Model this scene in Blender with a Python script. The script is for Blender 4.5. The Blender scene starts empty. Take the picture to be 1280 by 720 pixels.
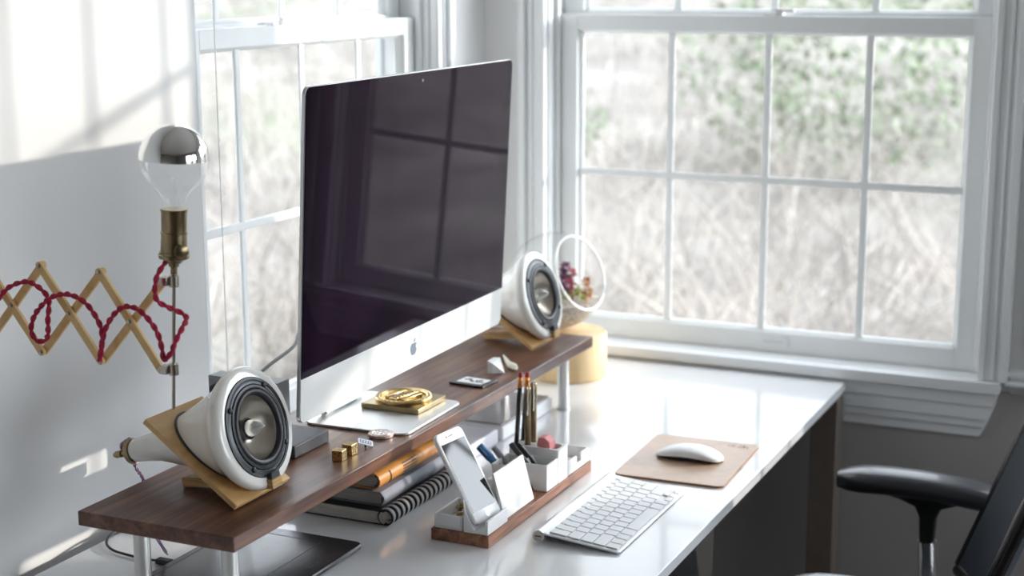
import bpy, bmesh, math, random
from mathutils import Vector, Matrix, noise
V = Vector
PI = math.pi
rnd = random.Random(7)
S = bpy.context.scene
C = S.collection

# ------------------------------------------------------------------ camera
camd = bpy.data.cameras.new('camera')
cam = bpy.data.objects.new('camera', camd)
C.objects.link(cam)
camd.sensor_width = 36.0
camd.lens = 1966.5 / 1280 * 36.0
camd.clip_end = 300
yaw, pitch, roll = -0.43215, -0.19993, -0.00332
fwd = V((math.sin(yaw) * math.cos(pitch), math.cos(yaw) * math.cos(pitch), math.sin(pitch)))
rgt = V((math.cos(yaw), -math.sin(yaw), 0))
upv = rgt.cross(fwd)
r_ = rgt * math.cos(roll) + upv * math.sin(roll)
u_ = -rgt * math.sin(roll) + upv * math.cos(roll)
cam.matrix_world = Matrix(((r_.x, u_.x, -fwd.x, 1.409), (r_.y, u_.y, -fwd.y, 0.0), (r_.z, u_.z, -fwd.z, 1.53), (0, 0, 0, 1)))
camd.dof.use_dof = True
camd.dof.focus_distance = 2.08
camd.dof.aperture_fstop = 4.0
S.camera = cam

# ------------------------------------------------------------------ light
SUN_AZ, SUN_EL, SUN_E = math.radians(40), math.radians(11.7), 2.7
SKY = 2.1
SKY_SUN = 8.5
EXPO = 0.27
sd = bpy.data.lights.new('sun', 'SUN')
sd.energy = SUN_E
sd.angle = math.radians(0.8)
sd.color = (1.0, 0.93, 0.82)
sun = bpy.data.objects.new('sun', sd)
C.objects.link(sun)
to_sun = V((math.cos(SUN_EL) * math.cos(SUN_AZ), math.cos(SUN_EL) * math.sin(SUN_AZ), math.sin(SUN_EL)))
sun.rotation_euler = to_sun.to_track_quat('Z', 'Y').to_euler()
sun.location = to_sun * 20
w = bpy.data.worlds.new('sky')
S.world = w
w.use_nodes = True
nt = w.node_tree
nt.nodes.clear()
tc = nt.nodes.new('ShaderNodeTexCoord')
dt = nt.nodes.new('ShaderNodeVectorMath'); dt.operation = 'DOT_PRODUCT'
dt.inputs[1].default_value = V((math.cos(0.6), math.sin(0.6), 0.22)).normalized()
nt.links.new(tc.outputs['Generated'], dt.inputs[0])
mx = nt.nodes.new('ShaderNodeMath'); mx.operation = 'MAXIMUM'; mx.inputs[1].default_value = 0
nt.links.new(dt.outputs['Value'], mx.inputs[0])
pw = nt.nodes.new('ShaderNodeMath'); pw.operation = 'POWER'; pw.inputs[1].default_value = 4.0
nt.links.new(mx.outputs[0], pw.inputs[0])
ml = nt.nodes.new('ShaderNodeMath'); ml.operation = 'MULTIPLY_ADD'
ml.inputs[1].default_value = SKY_SUN; ml.inputs[2].default_value = SKY
nt.links.new(pw.outputs[0], ml.inputs[0])
bg = nt.nodes.new('ShaderNodeBackground')
bg.inputs['Color'].default_value = (0.86, 0.93, 1.0, 1)
nt.links.new(ml.outputs[0], bg.inputs['Strength'])
wo = nt.nodes.new('ShaderNodeOutputWorld')
nt.links.new(bg.outputs[0], wo.inputs['Surface'])

vs = S.view_settings
vs.view_transform = 'Standard'
vs.look = 'None'
vs.exposure = EXPO
vs.gamma = 1.0
vs.use_curve_mapping = False
S.cycles.use_denoising = True
S.cycles.max_bounces = 10
S.cycles.diffuse_bounces = 5
S.cycles.transparent_max_bounces = 16
S.cycles.sample_clamp_indirect = 6
S.cycles.caustics_refractive = False

# ------------------------------------------------------------------ materials
def principled(name):
    m = bpy.data.materials.new(name)
    m.use_nodes = True
    return m, m.node_tree, m.node_tree.nodes['Principled BSDF']

def pm(name, col, rough=0.5, metal=0.0, var=0.06, scale=40.0, bump=0.0, spec=0.5, coat=0.0, stretch=(1, 1, 1), bdist=0.001):
    m, t, b = principled(name)
    co = t.nodes.new('ShaderNodeTexCoord')
    mp = t.nodes.new('ShaderNodeMapping'); mp.inputs['Scale'].default_value = stretch
    nz = t.nodes.new('ShaderNodeTexNoise'); nz.inputs['Scale'].default_value = scale; nz.inputs['Detail'].default_value = 4
    cr = t.nodes.new('ShaderNodeValToRGB')
    cr.color_ramp.elements[0].position = 0.3; cr.color_ramp.elements[1].position = 0.7
    cr.color_ramp.elements[0].color = tuple(max(0, c * (1 - var)) for c in col) + (1,)
    cr.color_ramp.elements[1].color = tuple(min(1, c * (1 + var)) for c in col) + (1,)
    t.links.new(co.outputs['Object'], mp.inputs[0]); t.links.new(mp.outputs[0], nz.inputs['Vector'])
    t.links.new(nz.outputs['Fac'], cr.inputs[0]); t.links.new(cr.outputs[0], b.inputs['Base Color'])
    b.inputs['Roughness'].default_value = rough; b.inputs['Metallic'].default_value = metal
    b.inputs['Specular IOR Level'].default_value = spec
    b.inputs['Coat Weight'].default_value = coat; b.inputs['Coat Roughness'].default_value = 0.06
    if bump:
        bp = t.nodes.new('ShaderNodeBump'); bp.inputs['Strength'].default_value = bump; bp.inputs['Distance'].default_value = bdist
        t.links.new(nz.outputs['Fac'], bp.inputs['Height']); t.links.new(bp.outputs[0], b.inputs['Normal'])
    return m

def wood(name, cols, stretch=(30, 1.6, 30), rough=0.4, scale=2.0, fine=1.0, coat=0.0, spec=0.5):
    """grain runs along the axis with the small stretch"""
    m, t, b = principled(name)
    co = t.nodes.new('ShaderNodeTexCoord')
    mp = t.nodes.new('ShaderNodeMapping'); mp.inputs['Scale'].default_value = stretch
    n1 = t.nodes.new('ShaderNodeTexNoise'); n1.inputs['Scale'].default_value = scale; n1.inputs['Detail'].default_value = 6; n1.inputs['Distortion'].default_value = 0.8
    mp2 = t.nodes.new('ShaderNodeMapping'); mp2.inputs['Scale'].default_value = tuple(s * 5 for s in stretch)
    n2 = t.nodes.new('ShaderNodeTexNoise'); n2.inputs['Scale'].default_value = scale; n2.inputs['Detail'].default_value = 3
    ad = t.nodes.new('ShaderNodeMath'); ad.operation = 'MULTIPLY_ADD'; ad.inputs[1].default_value = 0.35 * fine
    cr = t.nodes.new('ShaderNodeValToRGB')
    els = cr.color_ramp.elements
    els[0].position = 0.42; els[0].color = cols[0] + (1,)
    els[1].position = 0.85; els[1].color = cols[-1] + (1,)
    if len(cols) > 2:
        e = els.new(0.63); e.color = cols[1] + (1,)
    t.links.new(co.outputs['Object'], mp.inputs[0]); t.links.new(co.outputs['Object'], mp2.inputs[0])
    t.links.new(mp.outputs[0], n1.inputs['Vector']); t.links.new(mp2.outputs[0], n2.inputs['Vector'])
    t.links.new(n2.outputs['Fac'], ad.inputs[0]); t.links.new(n1.outputs['Fac'], ad.inputs[2])
    t.links.new(ad.outputs[0], cr.inputs[0]); t.links.new(cr.outputs[0], b.inputs['Base Color'])
    b.inputs['Roughness'].default_value = rough
    b.inputs['Coat Weight'].default_value = coat
    b.inputs['Specular IOR Level'].default_value = spec
    bp = t.nodes.new('ShaderNodeBump'); bp.inputs['Strength'].default_value = 0.15; bp.inputs['Distance'].default_value = 0.0006
    t.links.new(ad.outputs[0], bp.inputs['Height']); t.links.new(bp.outputs[0], b.inputs['Normal'])
    return m

def thin_glass(name, ior=1.45, tint=(1, 1, 1), boost=0.0):
    m = bpy.data.materials.new(name); m.use_nodes = True
    t = m.node_tree; t.nodes.clear()
    o = t.nodes.new('ShaderNodeOutputMaterial'); mix = t.nodes.new('ShaderNodeMixShader')
    tr = t.nodes.new('ShaderNodeBsdfTransparent'); tr.inputs[0].default_value = tint + (1,)
    gl = t.nodes.new('ShaderNodeBsdfGlossy'); gl.inputs['Roughness'].default_value = 0.01
    ge = t.nodes.new('ShaderNodeNewGeometry'); dp = t.nodes.new('ShaderNodeVectorMath'); dp.operation = 'DOT_PRODUCT'
    t.links.new(ge.outputs['Incoming'], dp.inputs[0]); t.links.new(ge.outputs['Normal'], dp.inputs[1])
    ab = t.nodes.new('ShaderNodeMath'); ab.operation = 'ABSOLUTE'; t.links.new(dp.outputs['Value'], ab.inputs[0])
    om = t.nodes.new('ShaderNodeMath'); om.operation = 'SUBTRACT'; om.inputs[0].default_value = 1.0; t.links.new(ab.outputs[0], om.inputs[1])
    po = t.nodes.new('ShaderNodeMath'); po.operation = 'POWER'; po.inputs[1].default_value = 5.0; t.links.new(om.outputs[0], po.inputs[0])
    f0 = ((ior - 1) / (ior + 1)) ** 2 + boost
    ad = t.nodes.new('ShaderNodeMath'); ad.operation = 'MULTIPLY_ADD'; ad.inputs[1].default_value = 1 - f0; ad.inputs[2].default_value = f0; ad.use_clamp = True
    t.links.new(po.outputs[0], ad.inputs[0]); t.links.new(ad.outputs[0], mix.inputs[0])
    t.links.new(tr.outputs[0], mix.inputs[1]); t.links.new(gl.outputs[0], mix.inputs[2]); t.links.new(mix.outputs[0], o.inputs[0])
    return m

M = {}
M['wall'] = pm('wall_paint', (0.80, 0.80, 0.80), 0.75, var=0.015, scale=3, bump=0.05, spec=0.2)
M['dim'] = pm('taupe_low_bounce_paint', (0.30, 0.29, 0.28), 0.8, var=0.02, scale=3)  # unseen front and right walls, made dark to reduce light bouncing into the room
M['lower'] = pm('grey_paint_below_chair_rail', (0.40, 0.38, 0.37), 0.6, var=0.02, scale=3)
M['ceil'] = pm('ceiling_paint', (0.8, 0.8, 0.8), 0.9, var=0.01)
M['trim'] = pm('white_trim_paint', (0.84, 0.86, 0.87), 0.35, var=0.01, scale=8)
M['vinyl'] = pm('white_window_vinyl', (0.86, 0.88, 0.88), 0.3, var=0.01)
M['floor'] = wood('dark_floor_boards', [(0.045, 0.03, 0.022), (0.09, 0.06, 0.04), (0.13, 0.09, 0.06)], (1.5, 14, 1), 0.35)
M['desk'] = pm('white_gloss_desktop', (0.82, 0.83, 0.84), 0.16, var=0.01, coat=0.6, spec=0.6)
M['leg'] = pm('taupe_desk_leg', (0.17, 0.14, 0.115), 0.5)
M['black'] = pm('matte_black', (0.008, 0.008, 0.009), 0.5)
M['blackgloss'] = pm('gloss_black', (0.006, 0.006, 0.008), 0.25, coat=0.1)
M['walnut'] = wood('walnut', [(0.036, 0.013, 0.008), (0.095, 0.037, 0.021), (0.20, 0.090, 0.052)], (22, 1.5, 22), 0.36, coat=0.05)
M['walnut2'] = wood('walnut_tray', [(0.10, 0.036, 0.020), (0.24, 0.10, 0.055), (0.42, 0.20, 0.115)], (28, 2.5, 28), 0.45)
M['ply'] = wood('light_plywood', [(0.50, 0.28, 0.10), (0.64, 0.39, 0.16), (0.74, 0.48, 0.22)], (10, 2, 10), 0.5)
M['plyedge'] = wood('plywood_edge', [(0.20, 0.10, 0.035), (0.48, 0.29, 0.11), (0.62, 0.40, 0.18)], (3, 3, 130), 0.55)
M['pine'] = wood('pale_log', [(0.62, 0.42, 0.20), (0.75, 0.54, 0.29), (0.82, 0.62, 0.36)], (12, 12, 1.2), 0.6)
M['slat'] = wood('maple_slat', [(0.60, 0.37, 0.13), (0.72, 0.48, 0.20), (0.80, 0.56, 0.26)], (14, 14, 14), 0.5)
M['steel'] = pm('brushed_steel', (0.62, 0.61, 0.59), 0.28, 1.0, var=0.05, scale=60, stretch=(1, 1, 0.05))
M['chrome'] = pm('chrome', (0.8, 0.8, 0.8), 0.08, 1.0, var=0.01)
M['mirror'] = pm('mirror_silver', (0.86, 0.85, 0.83), 0.025, 1.0, var=0.0)
M['brass'] = pm('brass', (0.38, 0.285, 0.15), 0.28, 1.0, var=0.10, scale=60)
M['agedbrass'] = pm('aged_brass', (0.27, 0.21, 0.125), 0.30, 1.0, var=0.25, scale=50)
M['gold'] = pm('polished_gold_brass', (0.62, 0.46, 0.22), 0.25, 1.0, var=0.06)
M['nickel'] = pm('nickel', (0.45, 0.40, 0.35), 0.25, 1.0)
M['alu'] = pm('silver_aluminium', (0.74, 0.75, 0.75), 0.33, 0.75, var=0.01)
M['chin'] = pm('light_aluminium_front', (0.83, 0.83, 0.81), 0.38, 0.35, var=0.008)
M['ceramic'] = pm('white_glazed_ceramic', (0.82, 0.80, 0.75), 0.12, var=0.01, coat=0.7)
M['rubber'] = pm('black_rubber', (0.014, 0.014, 0.016), 0.38)
M['drvgrey'] = pm('grey_driver_frame', (0.11, 0.12, 0.13), 0.35, 0.5)
M['cone'] = pm('titanium_grey_cone', (0.42, 0.38, 0.32), 0.30, 0.9, var=0.02)
M['white'] = pm('white_glazed_stoneware', (0.82, 0.82, 0.82), 0.3, var=0.01)
M['paper'] = pm('white_paper', (0.85, 0.84, 0.82), 0.8, var=0.01)
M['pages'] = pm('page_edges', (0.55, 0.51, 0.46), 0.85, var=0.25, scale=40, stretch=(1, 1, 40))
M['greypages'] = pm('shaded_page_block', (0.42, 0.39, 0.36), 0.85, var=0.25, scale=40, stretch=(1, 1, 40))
M['whiteplastic'] = pm('white_plastic', (0.84, 0.84, 0.84), 0.22, var=0.005)
M['key'] = pm('white_key', (0.84, 0.85, 0.86), 0.4, var=0.005)
M['gap'] = pm('pale_key_bed', (0.70, 0.71, 0.72), 0.45, 0.3)
M['leather'] = pm('tan_leather', (0.50, 0.33, 0.22), 0.30, var=0.07, scale=60, bump=0.25, spec=0.6)
M['leatheredge'] = pm('leather_edge', (0.36, 0.17, 0.07), 0.55, var=0.1)
M['emboss'] = pm('embossed_leather', (0.27, 0.17, 0.11), 0.5)
M['orange'] = pm('orange_leather', (0.62, 0.27, 0.06), 0.42, var=0.15, scale=30, bump=0.2)
M['slate'] = pm('grey_blue_cloth', (0.20, 0.21, 0.25), 0.6, var=0.3, scale=14)
M['blackbook'] = pm('black_book_cover', (0.010, 0.010, 0.012), 0.42)
M['pink'] = pm('pink_eraser', (0.72, 0.27, 0.27), 0.6)
M['redrub'] = pm('dark_red_eraser', (0.33, 0.03, 0.03), 0.6)
M['copper'] = pm('copper_ferrule', (0.75, 0.33, 0.10), 0.3, 0.9, var=0.35, scale=300)
M['blue'] = pm('blue_plastic', (0.02, 0.12, 0.28), 0.3)
M['redcord'] = pm('red_fabric_cord', (0.42, 0.012, 0.05), 0.7, var=0.3, scale=300, bump=0.4)
M['purple'] = pm('purple_wire', (0.42, 0.25, 0.42), 0.4, var=0.15)
M['clear'] = thin_glass('clear_glass')
M['pane'] = thin_glass('window_pane', 1.25)
M['darkscreen'] = pm('glossy_dark_screen', (0.010, 0.004, 0.011), 0.02, var=0, spec=0.2)
b = M['darkscreen'].node_tree.nodes['Principled BSDF']
b.inputs['IOR'].default_value = 1.38
b.inputs['Specular Tint'].default_value = (0.85, 0.62, 0.95, 1)
M['phonescreen'] = pm('phone_glass', (0.01, 0.01, 0.012), 0.04, var=0, spec=0.5)
M['grey'] = pm('mid_grey_plastic', (0.28, 0.29, 0.30), 0.4)
M['darkgrey'] = pm('dark_grey_plastic', (0.032, 0.034, 0.040), 0.5)
M['lightbox'] = pm('pale_lavender_box', (0.62, 0.62, 0.68), 0.35)
M['greytop'] = pm('satin_grey_lid', (0.35, 0.34, 0.35), 0.22, 0.3)
M['logo'] = pm('slate_logo', (0.16, 0.21, 0.26), 0.3, 0.4)
M['chairpad'] = pm('black_leatherette', (0.020, 0.023, 0.032), 0.34, var=0.1, spec=0.9, coat=0.45)
M['mesh'] = pm('navy_black_mesh_fabric', (0.020, 0.026, 0.038), 0.7, var=0.3, scale=400)
M['wacom'] = pm('black_tablet_surface', (0.010, 0.010, 0.013), 0.22, spec=0.6)
M['line'] = pm('grey_line', (0.10, 0.10, 0.11), 0.4)
M['gravel'] = pm('pale_gravel', (0.45, 0.40, 0.34), 0.9, var=0.5, scale=160, bump=0.8, bdist=0.004)
M['pl_purple'] = pm('purple_succulent', (0.20, 0.07, 0.17), 0.5, var=0.4, scale=60)
M['pl_red'] = pm('dusty_rose_succulent', (0.45, 0.12, 0.15), 0.5, var=0.3, scale=60)
M['pl_orange'] = pm('orange_succulent', (0.62, 0.30, 0.14), 0.5, var=0.3, scale=60)
M['pl_green'] = pm('green_yellow_succulent', (0.36, 0.42, 0.13), 0.5, var=0.4, scale=60)
M['coin'] = pm('copper_coin_face', (0.62, 0.50, 0.45), 0.35, 0.6, var=0.2, scale=150)
M['bluelab'] = pm('blue_enamel', (0.18, 0.27, 0.45), 0.3)
M['ivory'] = pm('ivory_resin', (0.78, 0.75, 0.62), 0.4)
M['stonew'] = pm('pale_stone', (0.78, 0.79, 0.80), 0.35)
M['softgrey'] = pm('soft_grey_plaster', (0.62, 0.63, 0.66), 0.5, var=0.02)
M['bark'] = pm('pale_bark', (0.48, 0.43, 0.38), 0.9, var=0.3, scale=6, stretch=(1, 1, 0.2))
M['shrub'] = pm('shrub_leaves', (0.27, 0.32, 0.22), 0.8, var=0.5, scale=5)
M['twig'] = pm('dry_twigs', (0.47, 0.43, 0.395), 0.9, var=0.5, scale=1.2)

# ------------------------------------------------------------------ helpers
W = {}
def BM(): return bmesh.new()
def L(*a): return V(a)

def finish(name, bm, m, smooth=True, bevel=0.0, seg=2, ang=38, mats=None):
    bmesh.ops.recalc_face_normals(bm, faces=bm.faces)
    me = bpy.data.meshes.new(name)
    bm.to_mesh(me); bm.free()
    if mats:
        for q in mats: me.materials.append(q)
    elif m: me.materials.append(m)
    if smooth:
        me.shade_smooth(); me.set_sharp_from_angle(angle=math.radians(ang))
    o = bpy.data.objects.new(name, me)
    C.objects.link(o)
    if bevel:
        md = o.modifiers.new('bevel', 'BEVEL'); md.width = bevel; md.segments = seg; md.limit_method = 'ANGLE'; md.angle_limit = math.radians(35)
        md.harden_normals = False
    return o

def thing(name, label, cat, loc=(0, 0, 0), rz=0.0, group=None):
    o = bpy.data.objects.new(name, None)
    C.objects.link(o)
    o.empty_display_size = 0.02
    o.location = loc; o.rotation_euler = (0, 0, rz)
    o['label'] = label; o['category'] = cat
    if group: o['group'] = group
    W[o.name] = Matrix.Translation(V(loc)) @ Matrix.Rotation(rz, 4, 'Z')
    return o

def part(name, bm, m, parent, world=True, label=None, **kw):
    if world: bm.transform(W[parent.name].inverted())
    o = finish(name, bm, m, **kw)
    o.parent = parent
    W[o.name] = W[parent.name].copy()
    if label: o['label'] = label
    return o

def solo(name, bm, m, label, cat, loc, group=None, kind=None, **kw):
    bm.transform(Matrix.Translation(-V(loc)))
    o = finish(name, bm, m, **kw)
    o.location = loc
    W[o.name] = Matrix.Translation(V(loc))
    if label: o['label'] = label
    if cat: o['category'] = cat
    if group: o['group'] = group
    if kind: o['kind'] = kind
    return o

def struct(name, bm, m, loc=(0, 0, 0), **kw):
    return solo(name, bm, m, None, None, loc, kind='structure', **kw)

def dup(root, loc, rz=None, label=None, group=None):
    r = root.copy(); C.objects.link(r); r.location = loc
    if rz is not None: r.rotation_euler = (0, 0, rz)
    if label: r['label'] = label
    if group: r['group'] = group
    W[r.name] = Matrix.Translation(V(loc)) @ Matrix.Rotation(r.rotation_euler[2], 4, 'Z')
    for ch in list(root.children):
        c = ch.copy(); C.objects.link(c); c.parent = r
        for g in list(ch.children):
            d = g.copy(); C.objects.link(d); d.parent = c
    return r

def box(bm, lo, hi):
    x0, x1 = sorted((lo[0], hi[0])); y0, y1 = sorted((lo[1], hi[1])); z0, z1 = sorted((lo[2], hi[2]))
    v = [bm.verts.new(p) for p in ((x0, y0, z0), (x1, y0, z0), (x1, y1, z0), (x0, y1, z0), (x0, y0, z1), (x1, y0, z1), (x1, y1, z1), (x0, y1, z1))]
    for f in ((3, 2, 1, 0), (4, 5, 6, 7), (0, 1, 5, 4), (1, 2, 6, 5), (2, 3, 7, 6), (3, 0, 4, 7)):
        bm.faces.new([v[i] for i in f])
    return v

def hexa(bm, p):
    v = [bm.verts.new(q) for q in p]
    for f in ((3, 2, 1, 0), (4, 5, 6, 7), (0, 1, 5, 4), (1, 2, 6, 5), (2, 3, 7, 6), (3, 0, 4, 7)):
        bm.faces.new([v[i] for i in f])

def loft(bm, rings, cap0=True, cap1=True, closed=True):
    vr = [[bm.verts.new(p) for p in r] for r in rings]
    n = len(vr[0])
    for a, b_ in zip(vr, vr[1:]):
        for i in range(n if closed else n - 1):
            j = (i + 1) % n
            bm.faces.new((a[i], a[j], b_[j], b_[i]))
    if cap0: bm.faces.new(vr[0][::-1])
    if cap1: bm.faces.new(vr[-1])
    return vr

def prism(bm, pts, d):
    d = V(d)
    loft(bm, [[V(p) for p in pts], [V(p) + d for p in pts]])

def frame(ax):
    ax = V(ax).normalized()
    t = V((0, 0, 1)) if abs(ax.z) < 0.9 else V((1, 0, 0))
    a = ax.cross(t).normalized(); b_ = ax.cross(a).normalized()
    return ax, a, b_

def lathe(bm, prof, o, ax, seg=32, cap0=True, cap1=True):
    ax, a, b_ = frame(ax); o = V(o)
    rings = []
    for s, r in prof:
        rings.append([o + ax * s + a * (max(r, 1e-5) * math.cos(2 * PI * i / seg)) + b_ * (max(r, 1e-5) * math.sin(2 * PI * i / seg)) for i in range(seg)])
    loft(bm, rings, cap0, cap1)

def cyl(bm, p0, p1, r0, r1=None, seg=20):
    p0, p1 = V(p0), V(p1)
    lathe(bm, [(0, r0), ((p1 - p0).length, r0 if r1 is None else r1)], p0, p1 - p0, seg)

def torus(bm, o, ax, R, r, seg=40, s2=10, arc=2 * PI):
    ax, a, b_ = frame(ax); o = V(o)
    rings = []
    for i in range(seg + 1 if arc < 2 * PI else seg):
        t = arc * i / seg
        d = a * math.cos(t) + b_ * math.sin(t)
        rings.append([o + d * (R + r * math.cos(2 * PI * j / s2)) + ax * (r * math.sin(2 * PI * j / s2)) for j in range(s2)])
    if arc < 2 * PI: loft(bm, rings)
    else: loft(bm, rings + [rings[0]], False, False); bmesh.ops.remove_doubles(bm, verts=bm.verts, dist=1e-7)

def smooth_path(pts, n=6):
    pts = [V(p) for p in pts]; out = []
    for i in range(len(pts) - 1):
        p0 = pts[max(i - 1, 0)]; p1 = pts[i]; p2 = pts[i + 1]; p3 = pts[min(i + 2, len(pts) - 1)]
        for k in range(n):
            t = k / n
            out.append(0.5 * ((2 * p1) + (p2 - p0) * t + (2 * p0 - 5 * p1 + 4 * p2 - p3) * t * t + (-p0 + 3 * p1 - 3 * p2 + p3) * t ** 3))
    out.append(pts[-1])
    return out

def frames(pts):
    res = []; a = None
    for i, p in enumerate(pts):
        t = (pts[min(i + 1, len(pts) - 1)] - pts[max(i - 1, 0)]).normalized()
        if a is None: a = frame(t)[1]
        a = (a - t * a.dot(t)).normalized()
        res.append((p, t, a, t.cross(a)))
    return res

def tube(bm, pts, r, seg=8):
    rings = []
    fr = frames([V(p) for p in pts])
    for i, (p, t, a, b_) in enumerate(fr):
        rr = r[i] if isinstance(r, (list, tuple)) else r
        rings.append([p + a * (rr * math.cos(2 * PI * j / seg)) + b_ * (rr * math.sin(2 * PI * j / seg)) for j in range(seg)])
    loft(bm, rings)

def twisted(bm, pts, R, r, pitch, seg=8):
    fr = frames([V(p) for p in pts])
    for ph in (0, PI):
        s = 0; q = []
        for i, (p, t, a, b_) in enumerate(fr):
            if i: s += (fr[i][0] - fr[i - 1][0]).length
            an = 2 * PI * s / pitch + ph
            q.append(p + a * R * math.cos(an) + b_ * R * math.sin(an))
        tube(bm, q, r, seg)

def rrect(w_, h_, r, n=6):
    out = []
    rs = r if isinstance(r, (list, tuple)) else (r,) * 4
    for k, (cx, cy) in enumerate(((w_ / 2, h_ / 2), (-w_ / 2, h_ / 2), (-w_ / 2, -h_ / 2), (w_ / 2, -h_ / 2))):
        rr = rs[k]
        ox = cx - math.copysign(rr, cx); oy = cy - math.copysign(rr, cy)
        if rr < 1e-6: out.append((cx, cy)); continue
        for i in range(n + 1):
            a = PI / 2 * k + PI / 2 * i / n
            out.append((ox + rr * math.cos(a), oy + rr * math.sin(a)))
    return out

def plate(bm, o, ux, uy, w_, h_, r, d):
    """rounded plate in the plane (ux, uy), thickness d along ux x uy"""
    o, ux, uy = V(o), V(ux).normalized(), V(uy).normalized()
    n = ux.cross(uy)
    prism(bm, [o + ux * x + uy * y for x, y in rrect(w_, h_, r)], n * d)

def ball(bm, c, r, sc=(1, 1, 1), u=16, v=10):
    mt = Matrix.Translation(V(c)) @ Matrix.Diagonal((sc[0], sc[1], sc[2], 1))
    bmesh.ops.create_uvsphere(bm, u_segments=u, v_segments=v, radius=r, matrix=mt)

def text_bm(s, size, o, ux, uy, depth=0.0003, align='CENTER'):
    cu = bpy.data.curves.new('txt', 'FONT'); cu.body = s; cu.size = size; cu.extrude = depth / 2; cu.align_x = align; cu.align_y = 'CENTER'
    ob = bpy.data.objects.new('txt', cu)
    C.objects.link(ob)
    dg = bpy.context.evaluated_depsgraph_get()
    me = bpy.data.meshes.new_from_object(ob.evaluated_get(dg))
    bm = BM(); bm.from_mesh(me)
    bpy.data.objects.remove(ob); bpy.data.curves.remove(cu); bpy.data.meshes.remove(me)
    ux, uy = V(ux).normalized(), V(uy).normalized(); n = ux.cross(uy); o = V(o)
    mt = Matrix(((ux.x, uy.x, n.x, o.x), (ux.y, uy.y, n.y, o.y), (ux.z, uy.z, n.z, o.z), (0, 0, 0, 1)))
    bm.transform(mt)
    return bm

# ------------------------------------------------------------------ room
XL, YB, ZC = -0.037, 3.005, 2.5
XR, YF = 3.6, -1.6
TL, TB = 0.115, 0.14

def wall_mesh(P, A, O, s0, s1, thick, holes):
    bm = BM(); P, A, O = V(P), V(A), V(O)
    def bx(a, b_, z0, z1):
        if b_ - a < 1e-4 or z1 - z0 < 1e-4: return
        box(bm, P + A * a + V((0, 0, z0)), P + A * b_ + O * thick + V((0, 0, z1)))
    cur = s0
    for (h0, h1, z0, z1) in sorted(holes):
        bx(cur, h0, 0, ZC); bx(h0, h1, 0, z0); bx(h0, h1, z1, ZC); cur = h1
    bx(cur, s1, 0, ZC)
    return bm

ZS, ZT = 0.765, 2.10
back_holes = [(0.105, 1.0, ZS, ZT), (1.17, 2.07, ZS, ZT)]
left_holes = [(1.99, 2.755, ZS, ZT)]
right_holes = [(0.6, 1.7, 0.5, ZT), (1.9, 2.8, 0.5, ZT)]
struct('wall_back', wall_mesh((0, YB, 0), (1, 0, 0), (0, 1, 0), XL, XR, TB, back_holes), M['wall'], smooth=False)
struct('wall_left', wall_mesh((XL, 0, 0), (0, 1, 0), (-1, 0, 0), YF, YB + TB, TL, left_holes), M['wall'], smooth=False)
struct('wall_right', wall_mesh((XR, 0, 0), (0, 1, 0), (1, 0, 0), YF, YB + TB, 0.14, right_holes), M['dim'], smooth=False)
struct('wall_front', wall_mesh((0, YF, 0), (1, 0, 0), (0, -1, 0), XL - TL, XR + 0.14, 0.14, []), M['dim'], smooth=False)
bm = BM(); box(bm, (XL - TL, YF - .14, -0.12), (XR + .14, YB + TB, 0)); struct('floor', bm, M['floor'], smooth=False)
bm = BM(); box(bm, (XL - TL, YF - .14, ZC), (XR + .14, YB + TB, ZC + .12)); struct('ceiling', bm, M['ceil'], smooth=False)
bm = BM(); box(bm, (XL + .001, YB - .015, 0), (XR, YB, .12)); box(bm, (XL + .001, YB - .022, 0), (XR, YB, .02)); struct('baseboard_back', bm, M['trim'], bevel=.003)
bm = BM(); box(bm, (XL, YF, 0), (XL + .015, YB - .023, .12)); struct('baseboard_left', bm, M['trim'], bevel=.003)

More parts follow.
